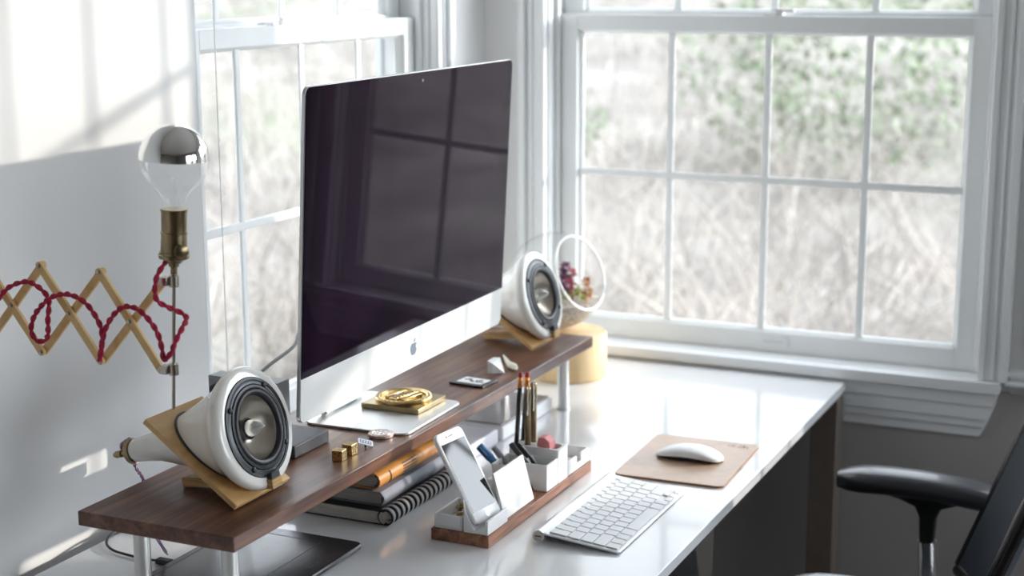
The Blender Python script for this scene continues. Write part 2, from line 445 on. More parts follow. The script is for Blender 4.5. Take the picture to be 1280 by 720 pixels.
def make_window(idx, P, A, O, s0, s1, munt, dz=0.03, thick=0.14, cas=(True, True), z0=ZS, stool=None, apron=None, lift=None, lock=None, fine=True):
    P, A, O = V(P), V(A), V(O)
    root = bpy.data.objects.new('window_%d' % idx, None); C.objects.link(root)
    root['kind'] = 'structure'; root.location = P + A * (s0 + s1) / 2 + V((0, 0, z0))
    W[root.name] = Matrix.Translation(root.location)
    def bx(bm, a, b_, d0, d1, za, zb): box(bm, P + A * a + O * d0 + V((0, 0, za)), P + A * b_ + O * d1 + V((0, 0, zb)))
    ST = 0.05; g0, g1 = s0 + ST, s1 - ST
    zr0, zr1 = 1.407, 1.439
    # jambs and tracks
    bm = BM()
    bx(bm, s0, s0 + .004, 0, thick, z0, ZT); bx(bm, s1 - .004, s1, 0, thick, z0, ZT)
    bx(bm, s0 + .004, s1 - .004, 0, thick, ZT - .004, ZT)
    bx(bm, s0 + .004, s1 - .004, dz + .034, thick + .03, z0 - .0, z0 + .004)
    for a in (s0 + .004, s1 - .014):
        bx(bm, a, a + .010, dz - .014, dz - .003, z0 + .004, ZT - .004)
        bx(bm, a, a + .007, dz + .074, thick, z0 + .004, ZT - .004)
    part('jamb', bm, M['trim'], root, bevel=.001)
    def sash(name, d0, za, zb, glass_lo, glass_hi, mz):
        bm = BM()
        bx(bm, s0 + .005, g0, d0, d0 + .033, za, zb); bx(bm, g1, s1 - .005, d0, d0 + .033, za, zb)
        bx(bm, g0, g1, d0, d0 + .033, za, glass_lo); bx(bm, g0, g1, d0, d0 + .033, glass_hi, zb)
        # glazing bead, bevelled towards the glass
        for a, b_, sgn in ((g0, g0 + .010, 1), (g1, g1 - .010, -1)):
            pts = [P + A * a + O * (d0 + .006), P + A * a + O * (d0 + .027), P + A * b_ + O * (d0 + .018), P + A * b_ + O * (d0 + .014)]
            prism(bm, [p + V((0, 0, glass_lo)) for p in pts], (0, 0, glass_hi - glass_lo))
        for z_, zz in ((glass_lo, glass_lo + .006), (glass_hi, glass_hi - .006)):
            pts = [P + O * (d0 + .006) + V((0, 0, z_)), P + O * (d0 + .027) + V((0, 0, z_)), P + O * (d0 + .018) + V((0, 0, zz)), P + O * (d0 + .014) + V((0, 0, zz))]
            prism(bm, [p + A * g0 for p in pts], A * (g1 - g0))
        o = part(name, bm, M['vinyl'], root, bevel=.0015)
        bm = BM()
        for m_ in munt:
            bx(bm, m_ - .0075, m_ + .0075, d0 + .010, d0 + .0155, glass_lo, glass_hi)
        for z_ in mz:
            bx(bm, g0, g1, d0 + .0095, d0 + .0150, z_ - .0075, z_ + .0075)
        q = part('muntin_grille', bm, M['vinyl'], o, bevel=.002)
        bm = BM(); bx(bm, g0 - .002, g1 + .002, d0 + .0165, d0 + .0180, glass_lo - .002, glass_hi + .002)
        part('pane', bm, M['pane'], o, smooth=False)
    sash('lower_sash', dz, z0 + .0005, zr1, z0 + .042, zr0, [1.1135])
    sash('upper_sash', dz + .036, zr0 + .002, ZT - .005, zr1 + .006, ZT - .05, [1.745])
    # casing
    cw = .055
    for k, on in enumerate(cas):
        if not on: continue
        a = s0 - cw if k == 0 else s1
        oo = a if k == 0 else a + cw
        bm = BM()
        bx(bm, a, a + cw, -.016, 0, z0 + .001, ZT + cw)
        if k == 0:
            bx(bm, a, a + .014, -.026, -.016, z0 + .001, ZT + cw); bx(bm, a + cw - .012, a + cw, -.020, -.016, z0 + .001, ZT + cw)
            bx(bm, a + .024, a + .030, -.019, -.016, z0 + .001, ZT + cw)
        else:
            bx(bm, a + cw - .014, a + cw, -.026, -.016, z0 + .001, ZT + cw); bx(bm, a, a + .012, -.020, -.016, z0 + .001, ZT + cw)
            bx(bm, a + cw - .030, a + cw - .024, -.019, -.016, z0 + .001, ZT + cw)
        part('casing', bm, M['trim'], root, bevel=.003, seg=2)
    bm = BM(); bx(bm, s0, s1, -.016, 0, ZT, ZT + cw); part('head_casing', bm, M['trim'], root, bevel=.002)
    if stool:
        a, b_, dd = stool
        bm = BM(); bx(bm, a, b_, -dd, -.0, z0 - .020, z0); bx(bm, s0, s1, 0, dz - .0005, z0 - .0, z0 + .0008)
        part('stool', bm, M['trim'], root, bevel=.006, seg=3)
    if apron:
        a, b_ = apron
        bm = BM()
        for za, zb, dd, ia, ib in ((.716, .744, .025, 0, .006), (.688, .716, .021, .006, .016), (.672, .688, .017, .016, .022), (.652, .672, .012, .022, .032)):
            pts = [P + A * (a + ib) + V((0, 0, za)), P + A * (b_ - ib) + V((0, 0, za)), P + A * (b_ - ia) + V((0, 0, zb)), P + A * (a + ia) + V((0, 0, zb))]
            prism(bm, pts, O * -dd)
        part('apron', bm, M['trim'], root, bevel=.0015)
    if lift:
        bm = BM(); plate(bm, P + A * lift + O * (dz - .0045) + V((0, 0, z0 + .024)), A, (0, 0, 1), .060, .018, .003, .0)if 0 else bx(bm, lift - .03, lift + .03, dz - .004, dz, z0 + .015, z0 + .032)
        o = part('sash_lift', bm, M['vinyl'], root, bevel=.0015)
        bm = BM(); bx(bm, lift - .022, lift + .018, dz - .0075, dz - .004, z0 + .020, z0 + .026)
        part('lift_lip', bm, M['whiteplastic'], o, bevel=.001)
    if lock:
        c = P + A * lock + O * (dz + .014) + V((0, 0, zr1))
        bm = BM(); cyl(bm, c, c + V((0, 0, .007)), .013); bx(bm, lock - .028, lock + .010, dz + .006, dz + .020, zr1 + .0, zr1 + .005)
        bx(bm, lock - .004, lock + .034, dz + .002, dz + .010, zr1 + .007, zr1 + .013)
        part('sash_lock', bm, M['whiteplastic'], root, bevel=.001)
    return root

make_window(1, (0, YB, 0), (1, 0, 0), (0, 1, 0), .105, 1.0, (.357, .558, .758), dz=.04, thick=TB, stool=(.048, 1.044, .037), apron=(.052, 1.040), lift=.590, lock=.575)
make_window(2, (XL, 0, 0), (0, 1, 0), (-1, 0, 0), 1.99, 2.755, (2.155, 2.35, 2.545), dz=.028, thick=TL, cas=(False, True), stool=(1.95, 2.815, .030), lock=2.285)
make_window(3, (0, YB, 0), (1, 0, 0), (0, 1, 0), 1.17, 2.07, (1.37, 1.57, 1.77, 1.92), dz=.04, thick=TB, stool=(1.112, 2.14, .030))
bm = BM(); box(bm, (1.056, YB - .012, .752), (1.111, YB, .790)); box(bm, (1.050, YB - .022, .758), (1.111, YB - .012, .768)); box(bm, (1.050, YB - .018, .774), (1.111, YB - .012, .786)); struct('trim_2', bm, M['trim'], bevel=.003)
for k, (a, b_, z0, z1) in enumerate(right_holes):
    bm = BM()
    for s in (a, b_ - .05): box(bm, (XR + .03, s, z0), (XR + .08, s + .05, z1))
    for z in (z0, z1 - .05, (z0 + z1) / 2 - .02): box(bm, (XR + .03, a + .05, z), (XR + .08, b_ - .05, z + (.05 if z != (z0 + z1) / 2 - .02 else .04)))
    o = struct('window_%d' % (4 + k), bm, M['vinyl'])
    bm = BM(); box(bm, (XR + .05, a + .04, z0 + .04), (XR + .052, b_ - .04, z1 - .04)); part('pane', bm, M['pane'], o, smooth=False)

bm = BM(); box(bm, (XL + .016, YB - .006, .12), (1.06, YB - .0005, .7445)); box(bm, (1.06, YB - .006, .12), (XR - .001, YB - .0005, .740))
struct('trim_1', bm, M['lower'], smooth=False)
# daylight portals in the window openings (guide the sky light only)
def portal(loc, rot, sx, sy):
    l = bpy.data.lights.new('window_portal', 'AREA'); l.shape = 'RECTANGLE'; l.size = sx; l.size_y = sy
    l.cycles.is_portal = True
    o = bpy.data.objects.new('window_portal', l); C.objects.link(o); o.location = loc; o.rotation_euler = rot
for (a, b_, z0, z1) in back_holes: portal(((a + b_) / 2, YB + TB + .01, (z0 + z1) / 2), (-PI / 2, 0, 0), b_ - a, z1 - z0)
for (a, b_, z0, z1) in left_holes: portal((XL - TL - .01, (a + b_) / 2, (z0 + z1) / 2), (PI / 2, 0, -PI / 2), b_ - a, z1 - z0)
for (a, b_, z0, z1) in right_holes: portal((XR + .15, (a + b_) / 2, (z0 + z1) / 2), (PI / 2, 0, PI / 2), b_ - a, z1 - z0)

# ------------------------------------------------------------------ outdoors
def hill_z(x, y):
    dx = max(0, -.2 - x); dy = max(0, y - 3.2); D = math.hypot(dx, dy)
    return -.62 + .088 * max(0, D - 1.5) + (.35 * noise.noise(V((x * .35, y * .35, 0))) + .12 * noise.noise(V((x * 1.3, y * 1.3, 4)))) * min(1, D / 4)
m, t, b = principled('winter_hillside')
co = t.nodes.new('ShaderNodeTexCoord')
mp = t.nodes.new('ShaderNodeMapping'); mp.inputs['Rotation'].default_value = (0, 0, .5)
n1 = t.nodes.new('ShaderNodeTexNoise'); n1.inputs['Scale'].default_value = .9; n1.inputs['Detail'].default_value = 8; n1.inputs['Roughness'].default_value = .7
n2 = t.nodes.new('ShaderNodeTexNoise'); n2.inputs['Scale'].default_value = .22; n2.inputs['Detail'].default_value = 3
c1 = t.nodes.new('ShaderNodeValToRGB'); e = c1.color_ramp.elements
e[0].position = .33; e[0].color = (.19, .18, .165, 1); e[1].position = .68; e[1].color = (.43, .405, .38, 1)
q = e.new(.5); q.color = (.31, .29, .27, 1)
c2 = t.nodes.new('ShaderNodeValToRGB'); e = c2.color_ramp.elements
e[0].position = .52; e[0].color = (0, 0, 0, 1); e[1].position = .66; e[1].color = (.6, .6, .6, 1)
mixn = t.nodes.new('ShaderNodeMixRGB'); mixn.inputs['Color2'].default_value = (.28, .32, .21, 1)
t.links.new(co.outputs['Object'], mp.inputs[0])
t.links.new(mp.outputs[0], n1.inputs['Vector']); t.links.new(mp.outputs[0], n2.inputs['Vector'])
t.links.new(n1.outputs['Fac'], c1.inputs[0]); t.links.new(n2.outputs['Fac'], c2.inputs[0])
t.links.new(c2.outputs[0], mixn.inputs['Fac']); t.links.new(c1.outputs[0], mixn.inputs['Color1']); t.links.new(mixn.outputs[0], b.inputs['Base Color'])
b.inputs['Roughness'].default_value = .95; b.inputs['Specular IOR Level'].default_value = .1
M['hill'] = m
bm = BM()
N = 150
xs = [-60 + 100 * i / N for i in range(N + 1)]; ys = [-14 + 74 * j / N for j in range(N + 1)]
grid = [[bm.verts.new((x, y, hill_z(x, y))) for y in ys] for x in xs]
for i in range(N):
    for j in range(N):
        bm.faces.new((grid[i][j], grid[i + 1][j], grid[i + 1][j + 1], grid[i][j + 1]))
o = struct('ground_hillside', bm, M['hill'])

def shrub_bm(x, y, r, n, seed, z=None):
    rr = random.Random(seed); bm = BM(); z0 = hill_z(x, y) if z is None else z
    for k in range(n):
        d = V((rr.gauss(0, 1), rr.gauss(0, 1), rr.gauss(0, 1))).normalized() * r * rr.uniform(.45, 1)
        c = V((x, y, z0 + r * .7)) + V((d.x, d.y, d.z * .8))
        a = V((rr.gauss(0, 1), rr.gauss(0, 1), rr.gauss(0, 1))).normalized(); b2 = frame(a)[1]
        s = .03 + .04 * rr.random()
        vv = [bm.verts.new(p) for p in (c - a * s, c + b2 * s * .5, c + a * s, c - b2 * s * .5)]
        bm.faces.new(vv)
    return bm
solo('green_shrub', shrub_bm(-1.35, 12.0, 1.3, 3000, 3), M['shrub'], 'large out-of-focus green shrub outside, seen through the upper right panes of the back window', 'shrub', (-1.35, 12.0, hill_z(-1.35, 12)), smooth=False)
solo('green_shrub', shrub_bm(-3.1, 10.0, .6, 900, 5), M['shrub'], 'small out-of-focus green shrub outside, left of the large green shrub', 'shrub', (-3.1, 10.0, hill_z(-3.1, 10)), smooth=False)

bm = BM(); rr_ = random.Random(11)
for k in range(12000):
    D = 4.2 + 24 * rr_.random() ** 1.4
    a = rr_.uniform(PI * .42, PI * 1.12)
    x, y = 1.0 + D * math.cos(a) * 1.15, 3.1 + D * math.sin(a)
    if y < 2.0 and x > -3 or (x > -2.2 and y < 5.2): continue
    z = hill_z(x, y); ln = rr_.uniform(.35, 1.25); r = rr_.uniform(.004, .010)
    d = V((rr_.gauss(0, .55), rr_.gauss(0, .55), rr_.uniform(.25, 1))).normalized(); p = V((x, y, z + rr_.uniform(-.05, .25)))
    ax_, a_, b_ = frame(d)
    v3 = [bm.verts.new(p + a_ * r * math.cos(q_) + b_ * r * math.sin(q_)) for q_ in (0, 2.1, 4.2)]; tip = bm.verts.new(p + d * ln)
    for i_ in range(3): bm.faces.new((v3[i_], v3[(i_ + 1) % 3], tip))
solo('dry_brush', bm, M['twig'], 'tangle of dry leafless brush covering the hillside outside, out of focus', 'brush', (-4, 10, hill_z(-4, 10)), kind='stuff', smooth=False)

# ------------------------------------------------------------------ desk
t = thing('desk', 'long white gloss desk under the windows carrying the computer and the walnut shelf', 'desk', (.38, 2.0, 0))
bm = BM(); box(bm, (0, 1.05, .722), (.757, 2.964, .740)); part('desktop', bm, M['desk'], t, bevel=.0015)
for x, y in ((.704, 2.905), (.704, 1.06), (.005, 2.905), (.005, 1.06)):
    bm = BM(); box(bm, (x, y, 0), (x + .052, y + .052, .7215)); part('leg', bm, M['leg'], t, bevel=.002)
bm = BM(); box(bm, (.35, 1.2, .30), (.705, 2.29, .7215)); o = part('drawer_box', bm, M['black'], t, bevel=.002, label='black box hung beneath the white desktop')

# ------------------------------------------------------------------ walnut shelf
ZSH = .875
t = thing('desk_shelf', 'long walnut monitor shelf on round steel legs standing on the white desk', 'shelf', (.26, 2.03, .74))
bm = BM(); box(bm, (.144, 1.457, .856), (.375, 2.592, ZSH)); part('board', bm, M['walnut'], t, bevel=.0012)
for x, y in ((.206, 1.50), (.338, 1.50), (.206, 2.565), (.328, 2.565)):
    bm = BM(); lathe(bm, [(0, .0125), (.004, .0125), (.0045, .0105), (.1155, .0105)], (x, y, .7402), (0, 0, 1), 28)
    part('leg', bm, M['steel'], t)

# ------------------------------------------------------------------ computer
CX, CY = .326, 1.994
t = thing('desktop_computer', 'large silver all-in-one computer with dark glossy screen standing on the walnut shelf', 'computer', (CX, CY, ZSH), .027)
TIL = math.radians(-3.1)
un = V((-math.sin(TIL), 0, math.cos(TIL))); nn = V((math.cos(TIL), 0, math.sin(TIL)))
B0 = V((0, 0, .951 - ZSH))
def pp(y, h, d=0): return B0 + V((0, y, 0)) + un * h + nn * d
H, CH, WD = .438, .060, .65
bm = BM()
rings = []
for d, ins, rad in ((0.0, .0006, .012), (-.0008, 0, .012), (-.005, 0, .012), (-.008, .010, .02), (-.016, .05, .05), (-.030, .11, .07), (-.038, .17, .04)):
    rings.append([pp(x, H / 2 + y, d) for x, y in rrect(WD - 2 * ins, H - 2 * ins, rad, 8)])
loft(bm, rings)
part('housing', bm, M['alu'], t, world=False, ang=25)
bm = BM(); prism(bm, [pp(x, CH / 2 + y, .0001) for x, y in rrect(WD - .0015, CH - .0012, (.0, .0, .011, .011), 8)], nn * .0006)
chin = part('chin', bm, M['chin'], t, world=False, label='bright bare aluminium strip below the screen')
bm = BM(); prism(bm, [pp(x, CH + (H - CH) / 2 + y, .0001) for x, y in rrect(WD - .003, H - CH - .002, (.010, .010, 0, 0), 8)], nn * .0012)
part('screen', bm, M['darkscreen'], t, world=False, label='dark glossy glass screen reflecting the window')
bm = BM(); lathe(bm, [(0, .0022), (.0003, .0022)], pp(0, H - .013, .0014), nn, 16); part('camera_lens', bm, M['grey'], t, world=False)
# fruit logo with a bite and a leaf
ap = [(0, .82), (.12, .88), (.32, .92), (.52, .86), (.66, .74), (.55, .64), (.48, .50), (.50, .34), (.60, .20), (.72, .12), (.64, -.08), (.50, -.28), (.36, -.42), (.22, -.46), (.08, -.42), (0, -.40), (-.08, -.42), (-.22, -.46), (-.38, -.40), (-.54, -.18), (-.66, .08), (-.70, .34), (-.66, .60), (-.52, .80), (-.32, .90), (-.12, .88)]
s = .0135
bm = BM(); prism(bm, [pp(x * s, CH * .5 + (y - .3) * s, .0008) for x, y in ap], nn * .0004)
lf = [(.02, 1.0), (.04, 1.2), (.16, 1.38), (.34, 1.46), (.34, 1.28), (.24, 1.10), (.10, 1.0)]
prism(bm, [pp(x * s, CH * .5 + (y - .3) * s, .0008) for x, y in lf], nn * .0004)
part('fruit_logo', bm, M['logo'], chin, world=False, smooth=False)
# stand: foot plate under the computer bending up into the neck
bm = BM()
FW = .192
sec = [(.038, .0, .0035), (-.02, .0, .004), (-.09, .0, .006), (-.125, .002, .008), (-.140, .018, .008), (-.138, .06, .008), (-.10, .16, .008), (-.045, .235, .008)]
rings = []
fp = rrect(.17, FW, .016, 6)
prism(bm, [V((x - .048, y, .0004)) for x, y in fp], (0, 0, .0035))
part('foot', bm, M['alu'], t, world=False, bevel=.0008)
bm = BM()
path = [(-.118, .0045), (-.131, .018), (-.130, .05), (-.108, .13), (-.075, .20), (-.048, .25)]
for i in range(len(path) - 1):
    (xa, za), (xb, zb) = path[i], path[i + 1]
    d = V((xb - xa, 0, zb - za)).normalized(); n_ = V((-d.z, 0, d.x)) * .005
    hexa(bm, [V((xa, -.055, za)) - n_, V((xa, .055, za)) - n_, V((xa, .055, za)) + n_, V((xa, -.055, za)) + n_,
              V((xb, -.055, zb)) - n_, V((xb, .055, zb)) - n_, V((xb, .055, zb)) + n_, V((xb, -.055, zb)) + n_])
part('neck', bm, M['alu'], t, world=False)

# ------------------------------------------------------------------ ceramic speakers
AX = V((math.cos(math.radians(16)), 0, math.sin(math.radians(16))))
UP = V((-AX.z, 0, AX.x))
def speaker(loc, label, group):
    t = thing('ceramic_speaker', label, 'speaker', loc, 0, group)
    F = V((-.003, 0, .0915))                     # rim centre, local
    bd = V((-.814, 0, .581)); bn = V((.581, 0, .814))
    bm = BM()
    prof = [(-.026, .0001), (-.026, .0540), (-.001, .0552), (.001, .0610), (.001, .0725), (-.0015, .0768), (-.006, .0790), (-.012, .0785), (-.020, .0735), (-.030, .0650), (-.040, .0600), (-.060, .0515), (-.080, .0440), (-.100, .0375), (-.120, .0315), (-.135, .0265), (-.155, .0205), (-.180, .0172), (-.196, .0160), (-.200, .0140)]
    def hr(s_):
        for (a1, r1), (a2, r2) in zip(prof[8:], prof[9:]):
            if a2 <= s_ <= a1: return r1 + (r2 - r1) * (s_ - a1) / (a2 - a1)
        return .04
    lathe(bm, prof, F, AX, 64, True, True)
    body = part('horn_body', bm, M['ceramic'], t, world=False, ang=60)
    bm = BM(); lathe(bm, [(-.200, .0165), (-.202, .0172), (-.206, .0172), (-.2075, .0155)], F, AX, 32); part('back_cap', bm, M['agedbrass'], body, world=False)
    for dy in (-.006, .006):
        bm = BM(); o_ = F - AX * .2075 + V((0, dy, 0))
        lathe(bm, [(0, .0045), (-.004, .0045), (-.0042, .0032), (-.010, .0032), (-.0102, .0048), (-.019, .0048), (-.0192, .003), (-.023, .003)], o_, AX, 14)
        part('binding_post', bm, M['brass'], body, world=False)
    # driver
    bm = BM(); lathe(bm, [(.0012, 0.0644), (.0028, 0.0639), (.0030, 0.0603), (.0014, 0.0589)], F, AX, 64, False, False)
    lathe(bm, [(.0012, 0.0589), (.0012, 0.0543), (.0045, 0.0534), (.0050, 0.0501), (.0018, 0.0488)], F, AX, 64, False, False)
    drv = part('driver_ring', bm, M['rubber'], t, world=False)
    bm = BM(); lathe(bm, [(.0014, 0.0603), (.0030, 0.0580), (.0034, 0.0552), (.0016, 0.0538)], F, AX, 64, False, False)
    part('driver_frame', bm, M['drvgrey'], drv, world=False)
    bm = BM(); lathe(bm, [(.002, 0.0492), (.0050, 0.0483), (.0062, 0.0460), (.0058, 0.0432), (.0025, 0.0409), (.0000, 0.0405)], F, AX, 64, False, False)
    part('surround', bm, M['rubber'], drv, world=False, ang=60)
    bm = BM(); lathe(bm, [(.0045, 0.0511), (.0055, 0.0501), (.0045, 0.0492)], F, AX, 64, False, False); part('trim_ring', bm, M['drvgrey'], drv, world=False)
    bm = BM(); lathe(bm, [(.0012, 0.0409), (-.001, 0.0405), (-.010, 0.0304), (-.017, 0.0207), (-.020, 0.0138), (-.020, 0.0001)], F, AX, 64, False, False)
    bmesh.ops.translate(bm, verts=bm.verts, vec=AX * .0)
    part('cone', bm, M['cone'], drv, world=False, ang=60)
    bm = BM(); lathe(bm, [(-.022, 0.0138), (-.012, 0.0140), (-.011, 0.0129)], F, AX, 32, False, False); part('dust_collar', bm, M['rubber'], drv, world=False)
    bm = BM(); lathe(bm, [(-.020, 0.0109), (-.008, 0.0109), (-.003, 0.0097), (.004, 0.0063), (.010, 0.0023), (.0125, 0.0004)], F, AX, 32); part('phase_plug', bm, M['alu'], drv, world=False, ang=60)
    for a in (55, 145, 235, 325):
        a = math.radians(a)
        p = F + (V((0, 1, 0)) * math.cos(a) + UP * math.sin(a)) * .0575 + AX * .0030
        bm = BM(); lathe(bm, [(0, 0.0039), (.0022, 0.0033), (.003, 0.0018)], p, AX, 14); part('mounting_screw', bm, M['black'], drv, world=False)
    # slanted plywood board with an oval collar where the horn passes
    bm = BM()
    Lb = .167
    prism(bm, [V((.003, y, 0)) + bd * s for y, s in ((-.0605, .003), (.0605, .003), (.0605, Lb), (-.0605, Lb))], bn * .0075)
    o = part('slanted_board', bm, M['ply'], t, world=False, bevel=.0008)
    # rubber gasket ring around the neck, an oval lying in the board
    sN = None
    # axis hits the board's upper face at q
    P0 = V((.003, 0, 0)) + bn * .0078
    k = (P0 - F).dot(bn) / AX.dot(bn); q = F + AX * k
    bm = BM(); rg = []
    for i in range(48):
        a = 2 * PI * i / 48
        dirv = V((0, math.cos(a), 0)) + UP * math.sin(a)
        # project the cylinder of radius r along the axis onto the board plane
        r0 = .036
        for _ in range(25):
            base = F + dirv * r0
            kk = (P0 - base).dot(bn) / AX.dot(bn)
            r0 = .5 * r0 + .5 * (hr(kk) + .0006)
        rg.append(base + AX * kk)
    c_ = sum(rg, V()) / 48
    rr = []
    for p in rg:
        d = (p - c_).normalized()
        rr.append([p + d * .0018 * math.cos(2 * PI * j / 8) + bn * (.0018 * math.sin(2 * PI * j / 8) + .0012) for j in range(8)])
    loft(bm, rr + [rr[0]], False, False); bmesh.ops.remove_doubles(bm, verts=bm.verts, dist=1e-7)
    part('gasket', bm, M['darkgrey'], o, world=False)
    # wooden strut through the board holding the rim
    sd_ = V((.137, 0, .0155)).normalized(); su = V((-sd_.z, 0, sd_.x))
    S0 = V((-.113, 0, .001))
    bm = BM(); hexa(bm, [S0 + sd_ * a + V((0, y, 0)) + su * h for h in (0, .0125) for a, y in ((0, -.011), (.140, -.011), (.140, .011), (0, .011))])
    o = part('strut', bm, M['plyedge'], t, world=False, bevel=.0006)
    E1 = S0 + sd_ * .139 + su * .0125
    bm = BM(); hexa(bm, [E1 + V((-.020, -.0095, -.0002)), E1 + V((0, -.0095, .0)), E1 + V((0, .0095, .0)), E1 + V((-.020, .0095, -.0002)),
                         E1 + V((-.016, -.0085, .0025)), E1 + V((-.001, -.0085, .009)), E1 + V((-.001, .0085, .009)), E1 + V((-.016, .0085, .0025))])
    part('rubber_rest', bm, M['darkgrey'], o, world=False, bevel=.0006)
    return t
sp = speaker((.322, 1.595, ZSH), 'white ceramic horn speaker on a slanted plywood board, near end of the walnut shelf', None)
dup(sp, (.320, 2.497, ZSH), label='white ceramic horn speaker on a slanted plywood board, far end of shelf beside the terrarium')
# tangled purple wire at the near speaker's terminals
bm = BM()
pts = [(.121, 1.592, .905), (.112, 1.585, .918), (.116, 1.598, .925), (.125, 1.592, .922), (.119, 1.588, .913), (.110, 1.596, .908), (.118, 1.600, .897), (.125, 1.598, .885), (.130, 1.603, .872), (.132, 1.606, .850), (.126, 1.62, .80), (.120, 1.66, .7435)]
twisted(bm, smooth_path(pts, 6), .0014, .0013, .012, 6)
solo('speaker_wire', bm, M['purple'], 'thin mauve speaker wire tangled on the brass terminals of the near speaker', 'wire', (.12, 1.66, .7435))

# ------------------------------------------------------------------ amplifier and dark box behind the near speaker
bm = BM(); box(bm, (.135, 1.745, ZSH + .0004), (.277, 1.835, ZSH + .0185))
solo('hard_drive', bm, M['darkgrey'], 'flat dark grey box on the walnut shelf beside the near speaker', 'box', (.2, 1.79, ZSH), bevel=.0015)
t = thing('amplifier', 'small grey metal amplifier with a knob behind the near speaker', 'amplifier', (.2, 1.79, ZSH + .0185))
z0 = ZSH + .0187
bm = BM(); box(bm, (.134, 1.752, z0), (.248, 1.782, .977)); part('case', bm, M['grey'], t, bevel=.001)
bm = BM(); box(bm, (.136, 1.7495, z0 + .002), (.248, 1.752, .975)); part('front_panel', bm, M['grey'], t, bevel=.0006, label='mid grey front plate')
bm = BM(); lathe(bm, [(0, .0075), (.007, .007), (.008, .006)], (.149, 1.7495, .960), (0, -1, 0), 20); part('volume_knob', bm, M['darkgrey'], t)
bm = BM(); cyl(bm, (.136, 1.7495, .944), (.131, 1.742, .944), .0018, seg=8); part('toggle_switch', bm, M['chrome'], t)
bm = BM(); tube(bm, smooth_path([(.20, 1.77, .977), (.195, 1.82, .985), (.18, 1.90, .99), (.165, 1.94, 1.0), (.165, 1.97, 1.02), (.20, 1.985, 1.03)], 6), .0028)
solo('grey_cable', bm, M['grey'], 'grey cable arching from the amplifier to behind the computer', 'cable', (.20, 1.77, .977))

# ------------------------------------------------------------------ things on the shelf
def die(x, y, rz, label):
    t = thing('brass_die', label, 'die', (x, y, ZSH + .0002), rz, None)
    bm = BM(); box(bm, (-.0078, -.0078, 0), (.0078, .0078, .0156)); c = part('cube', bm, M['gold'], t, world=False, bevel=.0009, seg=3)
    bm = BM()
    P = {1: [(0, 0)], 6: [(-.5, -.6), (-.5, 0), (-.5, .6), (.5, -.6), (.5, 0), (.5, .6)], 5: [(-.5, -.5), (.5, .5), (-.5, .5), (.5, -.5), (0, 0)]}
    for n_, u1, u2, k in ((V((1, 0, 0)), V((0, 1, 0)), V((0, 0, 1)), 6), (V((0, -1, 0)), V((1, 0, 0)), V((0, 0, 1)), 5), (V((0, 0, 1)), V((1, 0, 0)), V((0, 1, 0)), 1), (V((-1, 0, 0)), V((0, 1, 0)), V((0, 0, 1)), 1), (V((0, 1, 0)), V((1, 0, 0)), V((0, 0, 1)), 6)):
        for a, b_ in P[k]:
            c0 = V((0, 0, .0078)) + n_ * .00775 + u1 * a * .0055 + u2 * b_ * .0055
            lathe(bm, [(0, .0012), (.0003, .0012), (.0001, .0006)], c0, n_, 10)
    part('pips', bm, M['agedbrass'], t, world=False)
    return t
die(.3345, 1.7665, .10, 'brass die nearest the camera on the walnut shelf')
die(.3335, 1.7965, -.02, 'brass die standing beside the small blue and white tag')
# enamel tag, leaning
t = thing('enamel_tag', 'small blue and white rectangular tag propped on the shelf between die and coin', 'tag', (.338, 1.832, ZSH))
o_ = V((.335, 1.836, .8805)); ux = V((.72, .68, -.33)).normalized(); uy = V((-.42, .72, .42)); uy = (uy - ux * uy.dot(ux)).normalized()
bm = BM(); plate(bm, o_, ux, uy, .022, .010, .0008, .0016); part('plate', bm, M['whiteplastic'], t)
n_ = ux.cross(uy)
bm = BM(); plate(bm, o_ + n_ * .0016, ux, uy, .0175, .0066, .0005, .0002); k = part('blue_field', bm, M['bluelab'], t)
bm = BM()
for i in range(4):
    plate(bm, o_ + n_ * .0019 + ux * (-.006 + .004 * i), ux, (uy + ux * .3), .0012, .0048, .0002, .0002)
part('white_marks', bm, M['whiteplastic'], t)
bm = BM(); cyl(bm, o_ - n_ * .0001, V((.335, 1.836, .8752)), .0016, seg=10); part('pin_post', bm, M['black'], t)
# coin
t = thing('copper_coin', 'round copper coin lying on the walnut shelf in front of the computer foot', 'coin', (.330, 1.890, ZSH + .0002))
bm = BM(); lathe(bm, [(0, .0178), (.0005, .0186), (.0040, .0186), (.0046, .0180), (.0042, .0166), (.0040, .0001)], (.330, 1.890, ZSH + .0002), (0, 0, 1), 48); part('disc', bm, M['coin'], t)
bm = BM()
torus(bm, (.330, 1.890, ZSH + .0045), (0, 0, 1), .0130, .0005, 40, 6)
for i in range(9):
    a = 2 * PI * i / 9; box(bm, (.330 + .0085 * math.cos(a) - .001, 1.890 + .0085 * math.sin(a) - .0015, ZSH + .0040), (.330 + .0085 * math.cos(a) + .001, 1.890 + .0085 * math.sin(a) + .0015, ZSH + .0048))
ball(bm, (.330, 1.890, ZSH + .0042), .004, (1, 1, .25))
part('relief', bm, M['chrome'], t)
